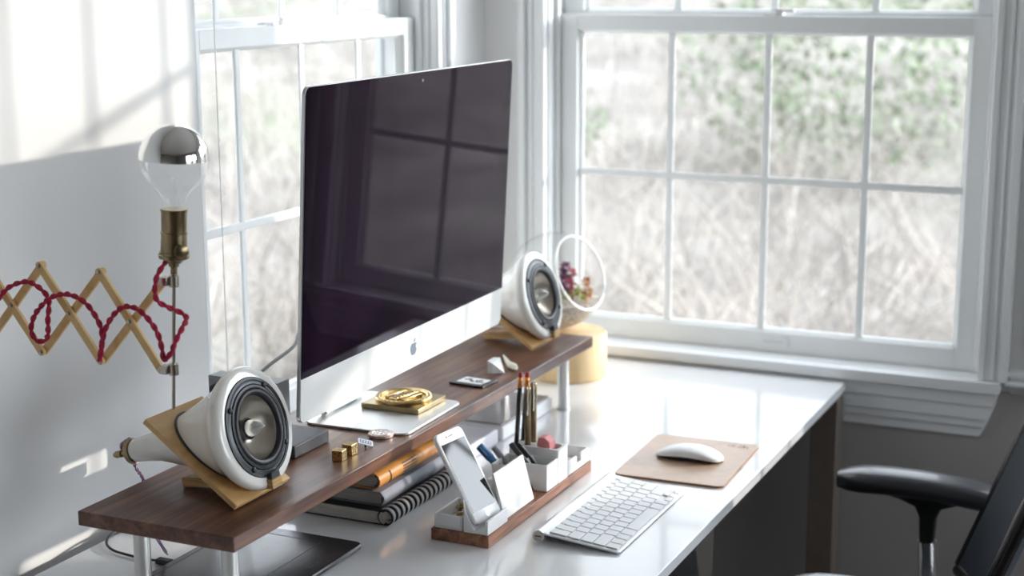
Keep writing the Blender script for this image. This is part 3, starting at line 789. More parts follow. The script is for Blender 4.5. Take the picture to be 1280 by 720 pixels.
# brass belt buckle plate with a ring medallion on the computer foot
t = thing('brass_medallion', 'square brass plate with a raised ring medallion lying on the computer foot', 'medallion', (.284, 2.040, ZSH + .0040))
zt = ZSH + .0042
bm = BM(); box(bm, (.236, 1.995, zt), (.334, 2.087, zt + .0075)); part('base_plate', bm, M['brass'], t, bevel=.001)
cx, cy, zz = .285, 2.041, zt + .0077
bm = BM(); lathe(bm, [(0, .043), (.0045, .044), (.0065, .0425), (.0055, .0395), (.0065, .0370), (.0050, .0345), (.0008, .0335), (.0008, .0335)], (cx, cy, zz), (0, 0, 1), 56, True, True)
ring = part('medallion_ring', bm, M['gold'], t)
bm = BM()
for i in range(30):
    a = 2 * PI * i / 30
    ball(bm, (cx + .0388 * math.cos(a), cy + .0388 * math.sin(a), zz + .0055), .0017, (1, 1, .6), 8, 5)
part('beading', bm, M['agedbrass'], ring)
bd1 = V((math.cos(1.38), math.sin(1.38), 0)); bd2 = V((-bd1.y, bd1.x, 0)); c0 = V((cx, cy, zz + .001))
bm = BM()
for off, ln, wd in ((0, .056, .0150), (.0160, .044, .0055), (-.0160, .044, .0055)):
    hexa(bm, [c0 + bd1 * (a * ln / 2) + bd2 * (off + b_ * wd / 2) + V((0, 0, h)) for h in (0, .0060) for a, b_ in ((-1, -1), (1, -1), (1, 1), (-1, 1))])
bn_ = part('banner', bm, M['gold'], t, bevel=.0008)
bm = BM()
for i in range(6):
    c1_ = c0 + bd1 * (-.020 + .008 * i) + V((0, 0, .006))
    hexa(bm, [c1_ + bd1 * (a * .0014) + bd2 * (b_ * .0045) + V((0, 0, h)) for h in (0, .0008) for a, b_ in ((-1, -1), (1, -1), (1, 1), (-1, 1))])
    if i % 2: hexa(bm, [c1_ + bd1 * (a * .0032) + bd2 * (b_ * .001) + V((0, 0, h)) for h in (0, .0008) for a, b_ in ((-1, -1), (1, -1), (1, 1), (-1, 1))])
part('raised_letters', bm, M['agedbrass'], bn_)
# little framed token
t = thing('framed_token', 'small flat black frame around a white patterned card lying on the walnut shelf', 'frame', (.322, 2.208, ZSH))
ux = V((.995, -.10, 0)).normalized(); uy = V((.10, .995, 0)).normalized()
c0 = V((.322, 2.208, ZSH + .0003))
bm = BM(); plate(bm, c0, ux, uy, .064, .050, .002, .0035); part('frame', bm, M['blackgloss'], t, bevel=.0006)
bm = BM(); plate(bm, c0 + V((0, 0, .0035)), ux, uy, .046, .032, .001, .0005); k = part('card', bm, M['stonew'], t)
bm = BM()
for a, b_, r in ((-.012, .004, .6), (-.002, -.003, -.6), (.009, .003, .6), (.014, -.005, .2)):
    d = (ux * math.cos(r) + uy * math.sin(r)); plate(bm, c0 + V((0, 0, .0040)) + ux * a + uy * b_, d, V((-d.y, d.x, 0)), .013, .0045, .0008, .0003)
part('pattern', bm, M['black'], k)
# cut stone block
bm = BM()
F_ = V((.316, 2.272, ZSH + .0003)); E_ = V((.3255, 2.272, ZSH + .0003)); C_ = V((.3415, 2.285, ZSH + .0003)); G_ = V((.314, 2.300, ZSH + .0003))
for p in (F_, E_, C_, G_, F_ + V((0, 0, .0215)), E_ + V((0, 0, .0175)), V((.327, 2.298, ZSH + .0225)), G_ + V((0, 0, .021))): bm.verts.new(p)
bmesh.ops.convex_hull(bm, input=bm.verts)
solo('faceted_block', bm, M['stonew'], 'small faceted pale stone block with slanted cut on the shelf beside the black frame', 'ornament', (.325, 2.285, ZSH), smooth=False)
# ivory figurine
bm = BM()
pts = [(.318, 2.330, .893), (.324, 2.326, .889), (.331, 2.320, .884), (.337, 2.317, .8815), (.345, 2.313, .8805), (.352, 2.308, .8800)]
rings = []
for i, (p, tt, a, b_) in enumerate(frames([V(p) for p in pts])):
    r = (.0014, .0030, .0040, .0062, .0066, .0030)[i]
    rings.append([p + V((0, 0, 1)) * (r * .8 * math.sin(2 * PI * j / 12)) + tt.cross(V((0, 0, 1))).normalized() * (r * 1.1 * math.cos(2 * PI * j / 12)) for j in range(12)])
loft(bm, rings)
torus(bm, (.3505, 2.303, .8800), (.2, .1, 1), .0042, .0014, 20, 8)
solo('ivory_charm', bm, M['ivory'], 'small ivory coloured charm on the shelf right of the faceted stone block', 'charm', (.335, 2.32, ZSH), ang=70)

# ------------------------------------------------------------------ under the shelf: books
t = thing('spiral_notebook', 'black spiral-bound notebook at the bottom of the stack under the shelf', 'notebook', (.25, 2.0, .74))
bm = BM(); box(bm, (.150, 1.888, .7408), (.333, 2.125, .7420)); box(bm, (.150, 1.888, .7602), (.333, 2.125, .7616)); part('covers', bm, M['blackbook'], t, bevel=.0005)
bm = BM(); box(bm, (.152, 1.890, .7421), (.331, 2.123, .7601)); part('page_block', bm, M['pages'], t)
bm = BM()
for k in range(16):
    y = 1.899 + .0146 * k
    for dy in (-.0019, .0019): torus(bm, (.3330, y + dy, .7520), (0, 1, .06), .0112, .0013, 20, 6)
    torus(bm, (.3330, y, .7520), (0, 1, .06), .0108, .0022, 20, 8)
part('wire_spiral', bm, M['whiteplastic'], t)
bm = BM()
for k in range(17):
    for dy in (-.0016, .0016): torus(bm, (.3335, 1.8917 + .0146 * k + dy, .7520), (0, 1, .06), .0114, .0011, 20, 6)
part('black_wire_spiral', bm, M['black'], t)
t = thing('grey_hardcover_book', 'grey-blue cloth hardcover in the middle of the stack under the shelf', 'book', (.25, 2.0, .7618))
bm = BM(); box(bm, (.165, 1.905, .7619), (.318, 2.105, .7638)); box(bm, (.165, 1.905, .7820), (.318, 2.105, .7838))
loft(bm, [[V((.318 + .006 * math.sin(PI * i / 8), y, .7619 + .0219 * i / 8)) for i in range(9)] + [V((.3165 + .006 * math.sin(PI * i / 8), y, .7635 + .0187 * i / 8)) for i in range(8, -1, -1)] for y in (1.905, 2.105)])
part('cover', bm, M['slate'], t, bevel=.0003)
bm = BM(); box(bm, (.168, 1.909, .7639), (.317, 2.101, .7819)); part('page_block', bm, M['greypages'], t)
t = thing('orange_leather_journal', 'orange leather journal with stitched spine on top of the stack under the shelf', 'journal', (.24, 2.0, .784))
bm = BM()
zc, hh = .7962, .0122
arc = [V((.302 + .012 * math.sin(PI * i / 14), 0, .784 + 2 * hh * (i / 14 if False else (1 - math.cos(PI * i / 14)) / 2))) for i in range(15)]
outer = [V((.175, 0, .784))] + arc + [V((.175, 0, .784 + 2 * hh))]
inner = [p.copy() for p in outer]
cen = V((.24, 0, zc))
inner = [V((.175, 0, .784 + .0018))] + [V((.302 + .0102 * math.sin(PI * i / 14), 0, .784 + hh - (hh - .0018) * math.cos(PI * i / 14))) for i in range(15)] + [V((.175, 0, .784 + 2 * hh - .0018))]
poly = outer + inner[::-1]
loft(bm, [[p + V((0, y, 0)) for p in poly] for y in (1.912, 2.112)])
cov = part('wrap_cover', bm, M['orange'], t, ang=30)
bm = BM()
for k in range(5):
    z1 = .7862 + .0041 * k
    loft(bm, [[V((.178, y, z1)), V((.300 + .008 * math.sin(PI * (k + .5) / 5), y, z1)), V((.3015 + .008 * math.sin(PI * (k + .5) / 5), y, z1 + .0018)), V((.300 + .008 * math.sin(PI * (k + .5) / 5), y, z1 + .0037)), V((.178, y, z1 + .0037))] for y in (1.915, 2.109)])
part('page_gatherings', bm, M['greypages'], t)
for k in range(5):
    a = PI * (.28 + .11 * k)
    x_, z_ = .302 + .0128 * math.sin(a), .784 + hh - (hh + .0006) * math.cos(a)
    bm = BM(); tube(bm, [(x_ - .0008, 1.984, z_), (x_, 1.985, z_), (x_ + .0004, 2.005, z_), (x_, 2.025, z_), (x_ - .0008, 2.026, z_)], .0008, 6)
    part('stitch', bm, M['black'], cov)
bm = BM(); tube(bm, [(.302 + .0128 * math.sin(PI * (.2 + .06 * k)), 1.945, .784 + hh - (hh + .0004) * math.cos(PI * (.2 + .06 * k))) for k in range(10)], .0007, 6)
part('stitch', bm, M['black'], cov)

# ------------------------------------------------------------------ graphics tablet and its cable
t = thing('graphics_tablet', 'black pen tablet lying on the desk under the near end of the shelf', 'tablet', (.25, 1.65, .74), 0)
bm = BM(); ctr = V((.250, 1.668, .7405))
rings = []
for z, ins in ((0, .004), (.002, .0006), (.006, 0), (.0082, .0016), (.0085, .003)):
    rings.append([ctr + V((x, y, z)) for x, y in rrect(.204 - 2 * ins, .262 - 2 * ins, .012 - ins * .5, 6)])
loft(bm, rings); part('shell', bm, M['wacom'], t)
bm = BM(); c2_ = ctr + V((-.022, 0, .0086)); a, b_ = .138, .214
for (x0, y0, x1, y1) in ((-a / 2, -b_ / 2, a / 2, -b_ / 2 + .0008), (-a / 2, b_ / 2 - .0008, a / 2, b_ / 2), (-a / 2, -b_ / 2, -a / 2 + .0008, b_ / 2), (a / 2 - .0008, -b_ / 2, a / 2, b_ / 2)):
    box(bm, c2_ + V((x0, y0, 0)), c2_ + V((x1, y1, .0002)))
part('active_area_outline', bm, M['line'], t, smooth=False)
bm = text_bm('wacom', .011, ctr + V((.082, .03, .0087)), (0, 1, 0), (-1, 0, 0)); part('lettering', bm, M['line'], t, smooth=False)
bm = BM()
tube(bm, smooth_path([(.006, 1.76, .7428), (-.002, 1.70, .7430), (.012, 1.665, .7430), (.04, 1.643, .7430), (.075, 1.636, .7430), (.105, 1.634, .7430), (.126, 1.633, .7445)], 8), .0018)
solo('tablet_cable', bm, M['black'], 'thin black cable curving over the white desk to the pen tablet plug', 'cable', (.07, 1.64, .7405))
bm = BM(); box(bm, (.124, 1.627, .7410), (.1468, 1.639, .7485)); solo('cable_plug', bm, M['black'], 'black plug at the left edge of the pen tablet', 'plug', (.135, 1.633, .741), bevel=.0015)

# ------------------------------------------------------------------ boxes under the far end of the shelf
t = thing('lidded_box', 'shallow white box with a grey lid under the far end of the shelf', 'box', (.25, 2.45, .74))
bm = BM(); box(bm, (.170, 2.335, .7405), (.314, 2.548, .7660)); part('body', bm, M['whiteplastic'], t, bevel=.003, seg=3)
bm = BM(); box(bm, (.176, 2.341, .7662), (.308, 2.542, .7685)); part('lid', bm, M['greytop'], t, bevel=.001)
bm = BM(); box(bm, (.165, 2.160, .7405), (.312, 2.322, .7665)); solo('white_case', bm, M['lightbox'], 'pale lavender-white box under the shelf in front of the grey-lidded box', 'box', (.24, 2.24, .7405), bevel=.004, seg=3)

# ------------------------------------------------------------------ log and terrarium
bm = BM(); lathe(bm, [(0, .0765), (.003, .079), (.085, .079), (.0885, .0765)], (.237, 2.800, .7402), (0, 0, 1), 56)
solo('wooden_log', bm, M['pine'], 'round pale wooden log standing on the desk behind the shelf, under the terrarium', 'log', (.237, 2.80, .74))
TC = V((.213, 2.800, .9275)); TR_ = .0965; TN = V((.905, -.20, .36)).normalized()
t = thing('glass_terrarium', 'clear glass globe terrarium with a slanted round opening on the wooden log', 'terrarium', (TC.x, TC.y, .829))
th0 = math.asin(.074 / TR_)
bm = BM(); lathe(bm, [(TR_ * math.cos(a), TR_ * math.sin(a)) for a in [th0 + (PI - th0) * i / 26 for i in range(27)]], TC, TN, 56, False, False)
bowl = part('globe', bm, M['clear'], t, ang=80)
bm = BM(); torus(bm, TC + TN * TR_ * math.cos(th0), TN, .074, .0024, 64, 10); part('rim', bm, M['whiteplastic'], bowl)
bm = BM()
prof = []
for i in range(9):
    a = PI - (i / 8) * 1.17
    prof.append((TR_ * .975 * math.cos(a), TR_ * .975 * math.sin(a)))
prof.append((prof[-1][0] + .006, prof[-1][1] * .6)); prof.append((prof[-1][0] + .002, .0001))
lathe(bm, prof, TC, (0, 0, 1), 40, False, False)
part('gravel_bed', bm, M['gravel'], t, ang=80)
zs = TC.z + prof[-1][0]
rr0 = random.Random(9)
def rosette(bm, c, r, n=14, wd=.3):
    c = V(c); ax0 = V((rr0.gauss(.45, .35), rr0.gauss(-.35, .35), 1)).normalized(); qr = V((0, 0, 1)).rotation_difference(ax0)
    for k in range(n):
        a = k * 2.399; rr = r * (.45 + .55 * (k / n)); el = 1.25 - 1.0 * k / n
        d = V((math.cos(a) * math.cos(el), math.sin(a) * math.cos(el), math.sin(el)))
        d = qr @ d; s = d.cross(ax0).normalized() * rr * wd; n_ = d.cross(s).normalized() * rr * .12
        base = c + d * rr * .15; mid = c + d * rr * .65; tip = c + d * rr
        vb = [bm.verts.new(p) for p in (base, mid - s, mid + n_, mid + s, mid - n_, tip)]
        for f in ((0, 1, 2), (0, 2, 3), (0, 3, 4), (0, 4, 1), (5, 2, 1), (5, 3, 2), (5, 4, 3), (5, 1, 4)): bm.faces.new([vb[i] for i in f])
px, py = .240, 2.785
bm = BM()
for k, (dx, dy, z) in enumerate(((0, 0, .960), (.006, .004, .950), (-.008, .002, .948), (.002, -.006, .938), (-.007, .004, .934), (.004, .002, .926), (-.006, -.004, .920), (-.002, .002, .910))):
    rosette(bm, (px + dx, py + dy, z), .017, 16)
cyl(bm, (px, py, zs - .003), (px, py, .945), .003, seg=8)
solo('purple_succulent', bm, M['pl_purple'], 'tall dark purple succulent inside the glass terrarium', 'plant', (px, py, zs))
bm = BM()
for k, (dx, dy, z) in enumerate(((.012, -.012, .954), (.015, -.008, .944), (.008, -.014, .936), (.014, -.012, .927), (.008, -.012, .918))):
    rosette(bm, (px + dx + .006, py + dy, z), .0135, 14)
cyl(bm, (px + .019, py - .011, zs - .003), (px + .019, py - .011, .94), .002, seg=8)
solo('rose_succulent', bm, M['pl_red'], 'dusty rose succulent inside the terrarium right of the purple one', 'plant', (px + .019, py - .011, zs))
bm = BM()
for k, (dx, dy, z) in enumerate(((.046, -.004, .936), (.044, -.006, .926), (.049, .0, .916), (.040, -.008, .912), (.034, .004, .908), (.050, -.008, .906))):
    rosette(bm, (px + dx, py + dy, z), .013, 14)
cyl(bm, (px + .046, py - .005, zs - .006), (px + .046, py - .005, .915), .002, seg=8)
solo('orange_succulent', bm, M['pl_orange'], 'small orange succulent inside the terrarium near the right side of its opening', 'plant', (px + .046, py - .005, zs))
bm = BM()
rr_ = random.Random(4)
for k in range(60):
    a = rr_.uniform(0, 2 * PI); q = rr_.uniform(0, .056)
    rosette(bm, (.222 + q * math.cos(a) + .018, 2.795 + q * math.sin(a), zs + rr_.uniform(.001, .010)), rr_.uniform(.007, .012), 10)
solo('green_groundcover', bm, M['pl_green'], 'yellow-green sedum carpet covering the gravel in the terrarium', 'plants', (.235, 2.795, zs), kind='stuff')

# ------------------------------------------------------------------ desk organiser
t = thing('organiser_tray', 'long walnut organiser base lying on the desk in front of the shelf', 'tray', (.465, 2.058, .7402))
bm = BM(); box(bm, (.420, 1.868, .7404), (.5105, 2.250, .7570)); part('base', bm, M['walnut2'], t, bevel=.001)
ZO = .7573
# near open tray with clips
def open_box(bm, x0, x1, y0, y1, z0, z1, th=.003, fl=.003):
    box(bm, (x0, y0, z0), (x1, y1, z0 + fl))
    box(bm, (x0, y0, z0 + fl), (x0 + th, y1, z1)); box(bm, (x1 - th, y0, z0 + fl), (x1, y1, z1))
    box(bm, (x0 + th, y0, z0 + fl), (x1 - th, y0 + th, z1)); box(bm, (x0 + th, y1 - th, z0 + fl), (x1 - th, y1, z1))
bm = BM(); open_box(bm, .4235, .4680, 1.872, 1.945, ZO, ZO + .0215)
solo('clip_dish', bm, M['white'], 'small white open dish holding brass clips at the near end of the organiser', 'dish', (.4455, 1.909, ZO), bevel=.0009)
for k, (x, y, rz) in enumerate(((.436, 1.890, .3), (.452, 1.900, 1.3), (.441, 1.915, 2.2), (.455, 1.886, .9), (.446, 1.926, .1))):
    t = thing('brass_binder_clip', 'small brass clip heaped in the white dish of the organiser', 'clip', (x, y, ZO + (.0040, .0110, .0150, .0075, .0135)[k]), rz, 'brass clips in the white dish')
    bm = BM(); hexa(bm, [V(p) for p in ((-.008, -.0035, 0), (.008, -.0035, 0), (.008, .0035, 0), (-.008, .0035, 0), (-.008, -.0006, .007), (.008, -.0006, .007), (.008, .0006, .007), (-.008, .0006, .007))])
    part('jaw', bm, M['brass'], t, world=False, bevel=.0005)
    bm = BM(); tube(bm, smooth_path([(-.004, -.0025, .005), (-.005, -.009, .010), (0, -.013, .012), (.005, -.009, .010), (.004, -.0025, .005)], 5), .0007, 6)
    part('wire_handle', bm, M['gold'], t, world=False)
# phone dock
t = thing('phone_dock', 'white stoneware phone dock with a slot on the organiser, near end', 'dock', (.489, 1.904, ZO))
bm = BM()
pf = [(.4695, ZO), (.5080, ZO), (.5080, .7775), (.5035, .7785), (.5000, .7650), (.4905, .7650), (.4735, .7990), (.4695, .8050)]
pf = [(.4700, ZO), (.5080, ZO), (.5080, .7775), (.5045, .7780), (.5035, .7620), (.4868, .7620), (.4740, .7865), (.4700, .8050)]
prism(bm, [V((x, 1.8705, z)) for x, z in pf], (0, .066, 0))
part('body', bm, M['white'], t, bevel=.0008)
# phone
PY, PT = .116, .535
pr = V((math.sin(PY), math.cos(PY), 0)); pn0 = V((math.cos(PY), -math.sin(PY), 0))
pu = V((0, 0, math.cos(PT))) - pn0 * math.sin(PT); pn = pr.cross(pu)
pb = V((.4955, 1.904, .7705))
t = thing('smartphone', 'white and silver smartphone leaning in the phone dock', 'phone', pb)
bm = BM(); rings = []
for d, ins in ((-.0069, .0018), (-.0062, .0004), (-.0045, 0), (-.0024, 0), (-.0008, .0004), (0, .0018)):
    rings.append([pb + pr * x + pu * (.069 + y) + pn * d for x, y in rrect(.067 - 2 * ins, .138 - 2 * ins, .0095 - ins * .5, 8)])
loft(bm, rings); part('body', bm, M['whiteplastic'], t, ang=50)
bm = BM(); plate(bm, pb + pu * .069 + pn * .0001, pr, pu, .0585, .104, .0003, .0003); part('screen', bm, M['phonescreen'], t, label='black glossy display')
bm = BM(); plate(bm, pb + pu * .1295 + pn * .0001, pr, pu, .011, .0014, .0007, .0003); cyl(bm, pb + pu * .1295 - pr * .010, pb + pu * .1295 - pr * .010 + pn * .0004, .0012, seg=12); part('earpiece', bm, M['darkgrey'], t)
bm = BM(); cyl(bm, pb + pu * .0085, pb + pu * .0085 + pn * .0004, .0055, seg=24); part('home_button', bm, M['whiteplastic'], t)
bm = BM()
for h in (.100, .112): tube(bm, [pb - pr * .0337 + pu * h - pn * .0035, pb - pr * .0337 + pu * (h + .005) - pn * .0035], .0009, 8)
part('volume_buttons', bm, M['chrome'], t)
# leaning note cards
bm = BM()
a0 = V((.5025, 1.940, ZO + .0004)); lean = V((-.018, 0, .066)); ny = V((0, .101, 0)); nt_ = V((-.0035, 0, -.00095))
hexa(bm, [a0, a0 + ny, a0 + ny + nt_, a0 + nt_ + V((0, 0, 0)), a0 + lean, a0 + lean + ny, a0 + lean + ny + nt_, a0 + lean + nt_])
solo('note_card_stack', bm, M['paper'], 'blank white note cards leaning upright on the organiser beside the phone', 'note cards', (.49, 1.99, ZO), smooth=False)
bm = BM(); box(bm, (.4250, 1.950, ZO), (.4980, 2.036, ZO + .006)); hexa(bm, [V(p) for p in ((.462, 1.955, ZO + .006), (.476, 1.955, ZO + .006), (.476, 2.034, ZO + .006), (.462, 2.034, ZO + .006), (.466, 1.955, ZO + .052), (.474, 1.955, ZO + .052), (.474, 2.034, ZO + .052), (.466, 2.034, ZO + .052))])
o = solo('card_holder', bm, M['white'], 'white stand holding up the note cards on the organiser', 'card holder', (.46, 1.99, ZO), bevel=.001)
# pen cups
def cup(name, label, x0b, x1b, x0t, x1t, y0, y1, z1, th=.0026):
    bm = BM()
    out = [[V((x0b, y0, ZO)), V((x1b, y0, ZO)), V((x1b, y1, ZO)), V((x0b, y1, ZO))], [V((x0t, y0, z1)), V((x1t, y0, z1)), V((x1t, y1, z1)), V((x0t, y1, z1))]]
    inn = [[V((x0t + th, y0 + th, z1)), V((x1t - th, y0 + th, z1)), V((x1t - th, y1 - th, z1)), V((x0t + th, y1 - th, z1))], [V((x0b + th, y0 + th, ZO + .003)), V((x1b - th, y0 + th, ZO + .003)), V((x1b - th, y1 - th, ZO + .003)), V((x0b + th, y1 - th, ZO + .003))]]
    loft(bm, [out[0], out[1], inn[0], inn[1]])
    return solo(name, bm, M['white'], label, 'cup', ((x0b + x1b) / 2, (y0 + y1) / 2, ZO), bevel=.0008)
cup('pen_cup', 'white tapered cup with black pens on the organiser, nearest the keyboard', .4870, .5080, .4640, .5080, 2.0765, 2.1190, .7985)
cup('pen_cup', 'pale grey-white cup with a blue pen behind the note cards on the organiser', .4280, .4480, .4230, .4600, 2.0600, 2.1190, .7960)
def stick(name, label, cat, p0, p1, r, m, group=None, seg=12):
    p0, p1 = V(p0), V(p1)
    t = thing(name, label, cat, p0, 0, group)
    return t, (p1 - p0).normalized(), (p1 - p0).length
def flat_pen(label, p0, p1, m, w_=.0045):
    t, d, ln = stick('clip_pen', label, 'pen', p0, p1, .004, m)
    bm = BM(); lathe(bm, [(0, .001), (.010, .0038), (ln - .002, .0038), (ln, .0028)], p0, d, 14); part('barrel', bm, m, t)
    bm = BM(); a = frame(d)[2]; q0 = V(p0) + d * (ln - .045) - a * .0048; tube(bm, [q0 + a * .001, q0, q0 + d * .042, q0 + d * .044 + a * .002], .0009, 8); part('clip', bm, M['chrome'], t)
flat_pen('slim black pen with steel clip slanting in the nearest pen cup, front one', (.4985, 2.088, ZO + .0050), (.4440, 2.084, .8235), M['darkgrey'])
flat_pen('slim black pen slanting in the nearest pen cup, behind the front one', (.4985, 2.104, ZO + .0050), (.4450, 2.106, .8180), M['black'])
t, d, ln = stick('blue_marker', 'blue plastic marker leaning out of the cup behind the note cards', 'marker', (.4400, 2.086, ZO + .010), (.3960, 2.074, .8170), .006, M['blue'])
bm = BM(); lathe(bm, [(0, .0045), (ln * .6, .0058), (ln * .6 + .001, .0066), (ln - .001, .0066), (ln, .005)], (.4400, 2.086, ZO + .010), d, 16); part('barrel', bm, M['blue'], t)
bm = BM(); a_ = V((.4400, 2.086, ZO + .010)) + d * (ln * .66) + V((0, -.0073, .0035)); tube(bm, [a_, a_ + d * .017], .0012, 8); part('clip', bm, M['blue'], t)
t, d, ln = stick('grey_pen', 'dark grey capped pen leaning beside the blue marker', 'pen', (.4430, 2.104, ZO + .010), (.4120, 2.092, .8120), .005, M['darkgrey'])
bm = BM(); lathe(bm, [(0, .004), (ln - .02, .0045), (ln - .0195, .0050), (ln - .001, .0050), (ln, .0035)], (.4430, 2.104, ZO + .010), d, 16); part('barrel', bm, M['grey'], t)
# tall block with holes
t = thing('pencil_block', 'tall white stoneware block with holes for pencils, pens and an eraser', 'pencil holder', (.467, 2.139, ZO))
bx0, bx1, by0, by1, bz = .4255, .5080, 2.1205, 2.1570, .8100
holes = [(.4318, 2.1295, .0046), (.4345, 2.1480, .0046), (.4515, 2.132, .0060), (.4540, 2.149, .0060)]
bm = BM()
# lower solid, upper wall with pockets open to the top
box(bm, (bx0, by0, ZO), (bx1, by1, ZO + .022))
# right pocket (eraser) as a U-shaped rim
def wall_loop(pts_out, pts_in, za, zb):
    loft(bm, [[V((x, y, za)) for x, y in pts_out], [V((x, y, zb)) for x, y in pts_out], [V((x, y, zb)) for x, y in pts_in], [V((x, y, za)) for x, y in pts_in]], False, False)
def rr2(x0, x1, y0, y1, r, n=6):
    return [((x0 + x1) / 2 + a, (y0 + y1) / 2 + b_) for a, b_ in rrect(x1 - x0, y1 - y0, r, n)]
wall_loop(rr2(.4645, bx1, by0, by1, .001), rr2(.4685, bx1 - .004, by0 + .004, by1 - .004, .010), ZO + .022, bz)
def hole_rim(x0, x1, y0, y1, hx, hy, r):
    wall_loop(rr2(x0, x1, y0, y1, .0005), [(hx + r * math.cos(a), hy + r * math.sin(a)) for a in [2 * PI * (i + .5) / 28 for i in range(28)]], ZO + .022, bz)
xm1, ymid = .4448, (by0 + by1) / 2
hole_rim(bx0, xm1, by0, ymid, *holes[0]); hole_rim(bx0, xm1, ymid, by1, *holes[1]); hole_rim(xm1, .4645, by0, ymid, *holes[2]); hole_rim(xm1, .4645, ymid, by1, *holes[3])
part('block', bm, M['white'], t)
for k, (hx, hy, r) in enumerate(holes[:2]):
    p0 = V((hx, hy, ZO + .0225)); d = V((.006 if k == 0 else .0065, .004, .12)).normalized(); ln = .1435 - (.004 if k else 0)
    tt = thing('black_pencil', 'black pencil with dark red eraser, ' + ('nearer and left one in the holder' if k == 0 else 'second from the left in the holder'), 'pencil', p0)
    bm = BM(); lathe(bm, [(0, .0038), (ln - .024, .0036)], p0, d, 6); part('shaft', bm, M['blackgloss'], tt, ang=20)
    bm = BM(); lathe(bm, [(ln - .024, .0038), (ln - .0235, .0041), (ln - .019, .0041), (ln - .0185, .0037), (ln - .015, .0037), (ln - .0145, .0041), (ln - .010, .0041), (ln - .0095, .0038), (ln - .008, .0038)], p0, d, 20); part('ferrule', bm, M['copper'], tt)
    bm = BM(); lathe(bm, [(ln - .008, .0036), (ln - .001, .0036), (ln, .0030)], p0, d, 20); part('eraser', bm, M['redrub'], tt)
for k, (hx, hy, r) in enumerate(holes[2:]):
    p0 = V((hx, hy, ZO + .0225)); d = V((-.001, .002, .12)).normalized(); ln = .122 if k == 0 else .125
    tt = thing('brass_pen', 'brass pen with steel clip, ' + ('left one of the two in the holder' if k == 0 else 'right one of the two in the holder'), 'pen', p0)
    bm = BM(); lathe(bm, [(0, .0045), (ln - .030, .0050), (ln - .0295, .0053), (ln - .003, .0053), (ln - .001, .0045), (ln, .003)], p0, d, 24); part('barrel', bm, M['agedbrass'], tt)
    bm = BM(); sd2 = V((.35, -.93, 0)).normalized(); q = p0 + d * (ln - .003) + sd2 * .0050
    tube(bm, smooth_path([q - sd2 * .0045, q + sd2 * .0012 + V((0, 0, .001)), q + sd2 * .002 - V((0, 0, .006)), q + sd2 * .002 - V((0, 0, .036)), q + sd2 * .0008 - V((0, 0, .042))], 5), .0013, 8)
    part('clip', bm, M['chrome'], tt)
# eraser: pink wedge standing in the pocket
bm = BM(); c0 = V((.4790, 2.138, 0))
prism(bm, [V((.4795 + x, 2.1275, z)) for x, z in ((-.009, ZO + .0226), (.010, ZO + .0226), (.0118, .808), (.0100, .8190), (.0020, .8250), (-.0085, .8240), (-.0108, .815))], (0, .0215, 0))
solo('pink_eraser', bm, M['pink'], 'pink block eraser standing in the round pocket of the tall white block', 'eraser', (.4795, 2.137, ZO + .0226), bevel=.0015, seg=3)
# far low dish
bm = BM()
x0, x1, y0, y1, z1 = .4255, .5080, 2.1600, 2.2465, .7800; th = .0035
box(bm, (x0, y0, ZO), (x1, y1, ZO + .004))
box(bm, (x0, y0, ZO + .004), (x0 + th, y1, z1)); box(bm, (x0 + th, y0, ZO + .004), (x1, y0 + th, z1)); box(bm, (x0 + th, y1 - th, ZO + .004), (x1, y1, z1))
box(bm, (x1 - th, y0 + th, ZO + .004), (x1, 2.195, z1)); box(bm, (x1 - th, 2.213, ZO + .004), (x1, y1 - th, z1)); box(bm, (x1 - th, 2.195, ZO + .004), (x1, 2.213, ZO + .010))
box(bm, (.428, 2.1975, ZO + .004), (x1 - th, 2.2005, z1 - .006)) 
solo('low_dish', bm, M['white'], 'low white dish with a thumb notch at the far end of the organiser', 'dish', (.467, 2.203, ZO), bevel=.0008)

# ------------------------------------------------------------------ keyboard
KX0, KX1, KY0, KY1 = .5535, .6845, 1.9195, 2.2035
t = thing('keyboard', 'thin white and silver wireless keyboard lying on the desk', 'keyboard', ((KX0 + KX1) / 2, (KY0 + KY1) / 2, .7402))
rc = .0090
ang = math.atan2(.0125, KX1 - KX0)
kd = V((-math.cos(ang), 0, math.sin(ang))); kn = V((math.sin(ang), 0, math.cos(ang)))   # kd: from the front edge backwards
K0 = V((KX1, KY0, .7440))
def kp(v_, u_, n_=0): return K0 + V((0, v_, 0)) + kd * u_ + kn * n_
KL = KY1 - KY0; KD = .124
bm = BM(); prism(bm, [kp(KL / 2 + x, KD / 2 + y, -.0028) for x, y in rrect(KL, KD, (.002, .002, .006, .006), 6)], kn * .0028)
part('top_plate', bm, M['alu'], t, bevel=.0006)
cb = V((KX0 + .0095, KY0, .7402 + rc))
bm = BM(); cyl(bm, cb, cb + V((0, KL, 0)), rc, seg=32); bt = part('battery_tube', bm, M['alu'], t)
bm = BM(); cyl(bm, cb - V((0, .0006, 0)), cb - V((0, 0, 0)), rc * .78, seg=28); cc = part('battery_cap', bm, M['nickel'], bt)
bm = BM(); box(bm, cb + V((-.0045, -.0009, -.0008)), cb + V((.0045, -.0006, .0008))); part('coin_slot', bm, M['black'], cc)
bm = BM(); prism(bm, [kp(KL / 2 + x, .0025 + .0520 + y, .0000) for x, y in rrect(KL - .006, .1045, .002, 4)], kn * .0002); part('key_bed', bm, M['gap'], t)
unit = (KL - .0085) / 14.5
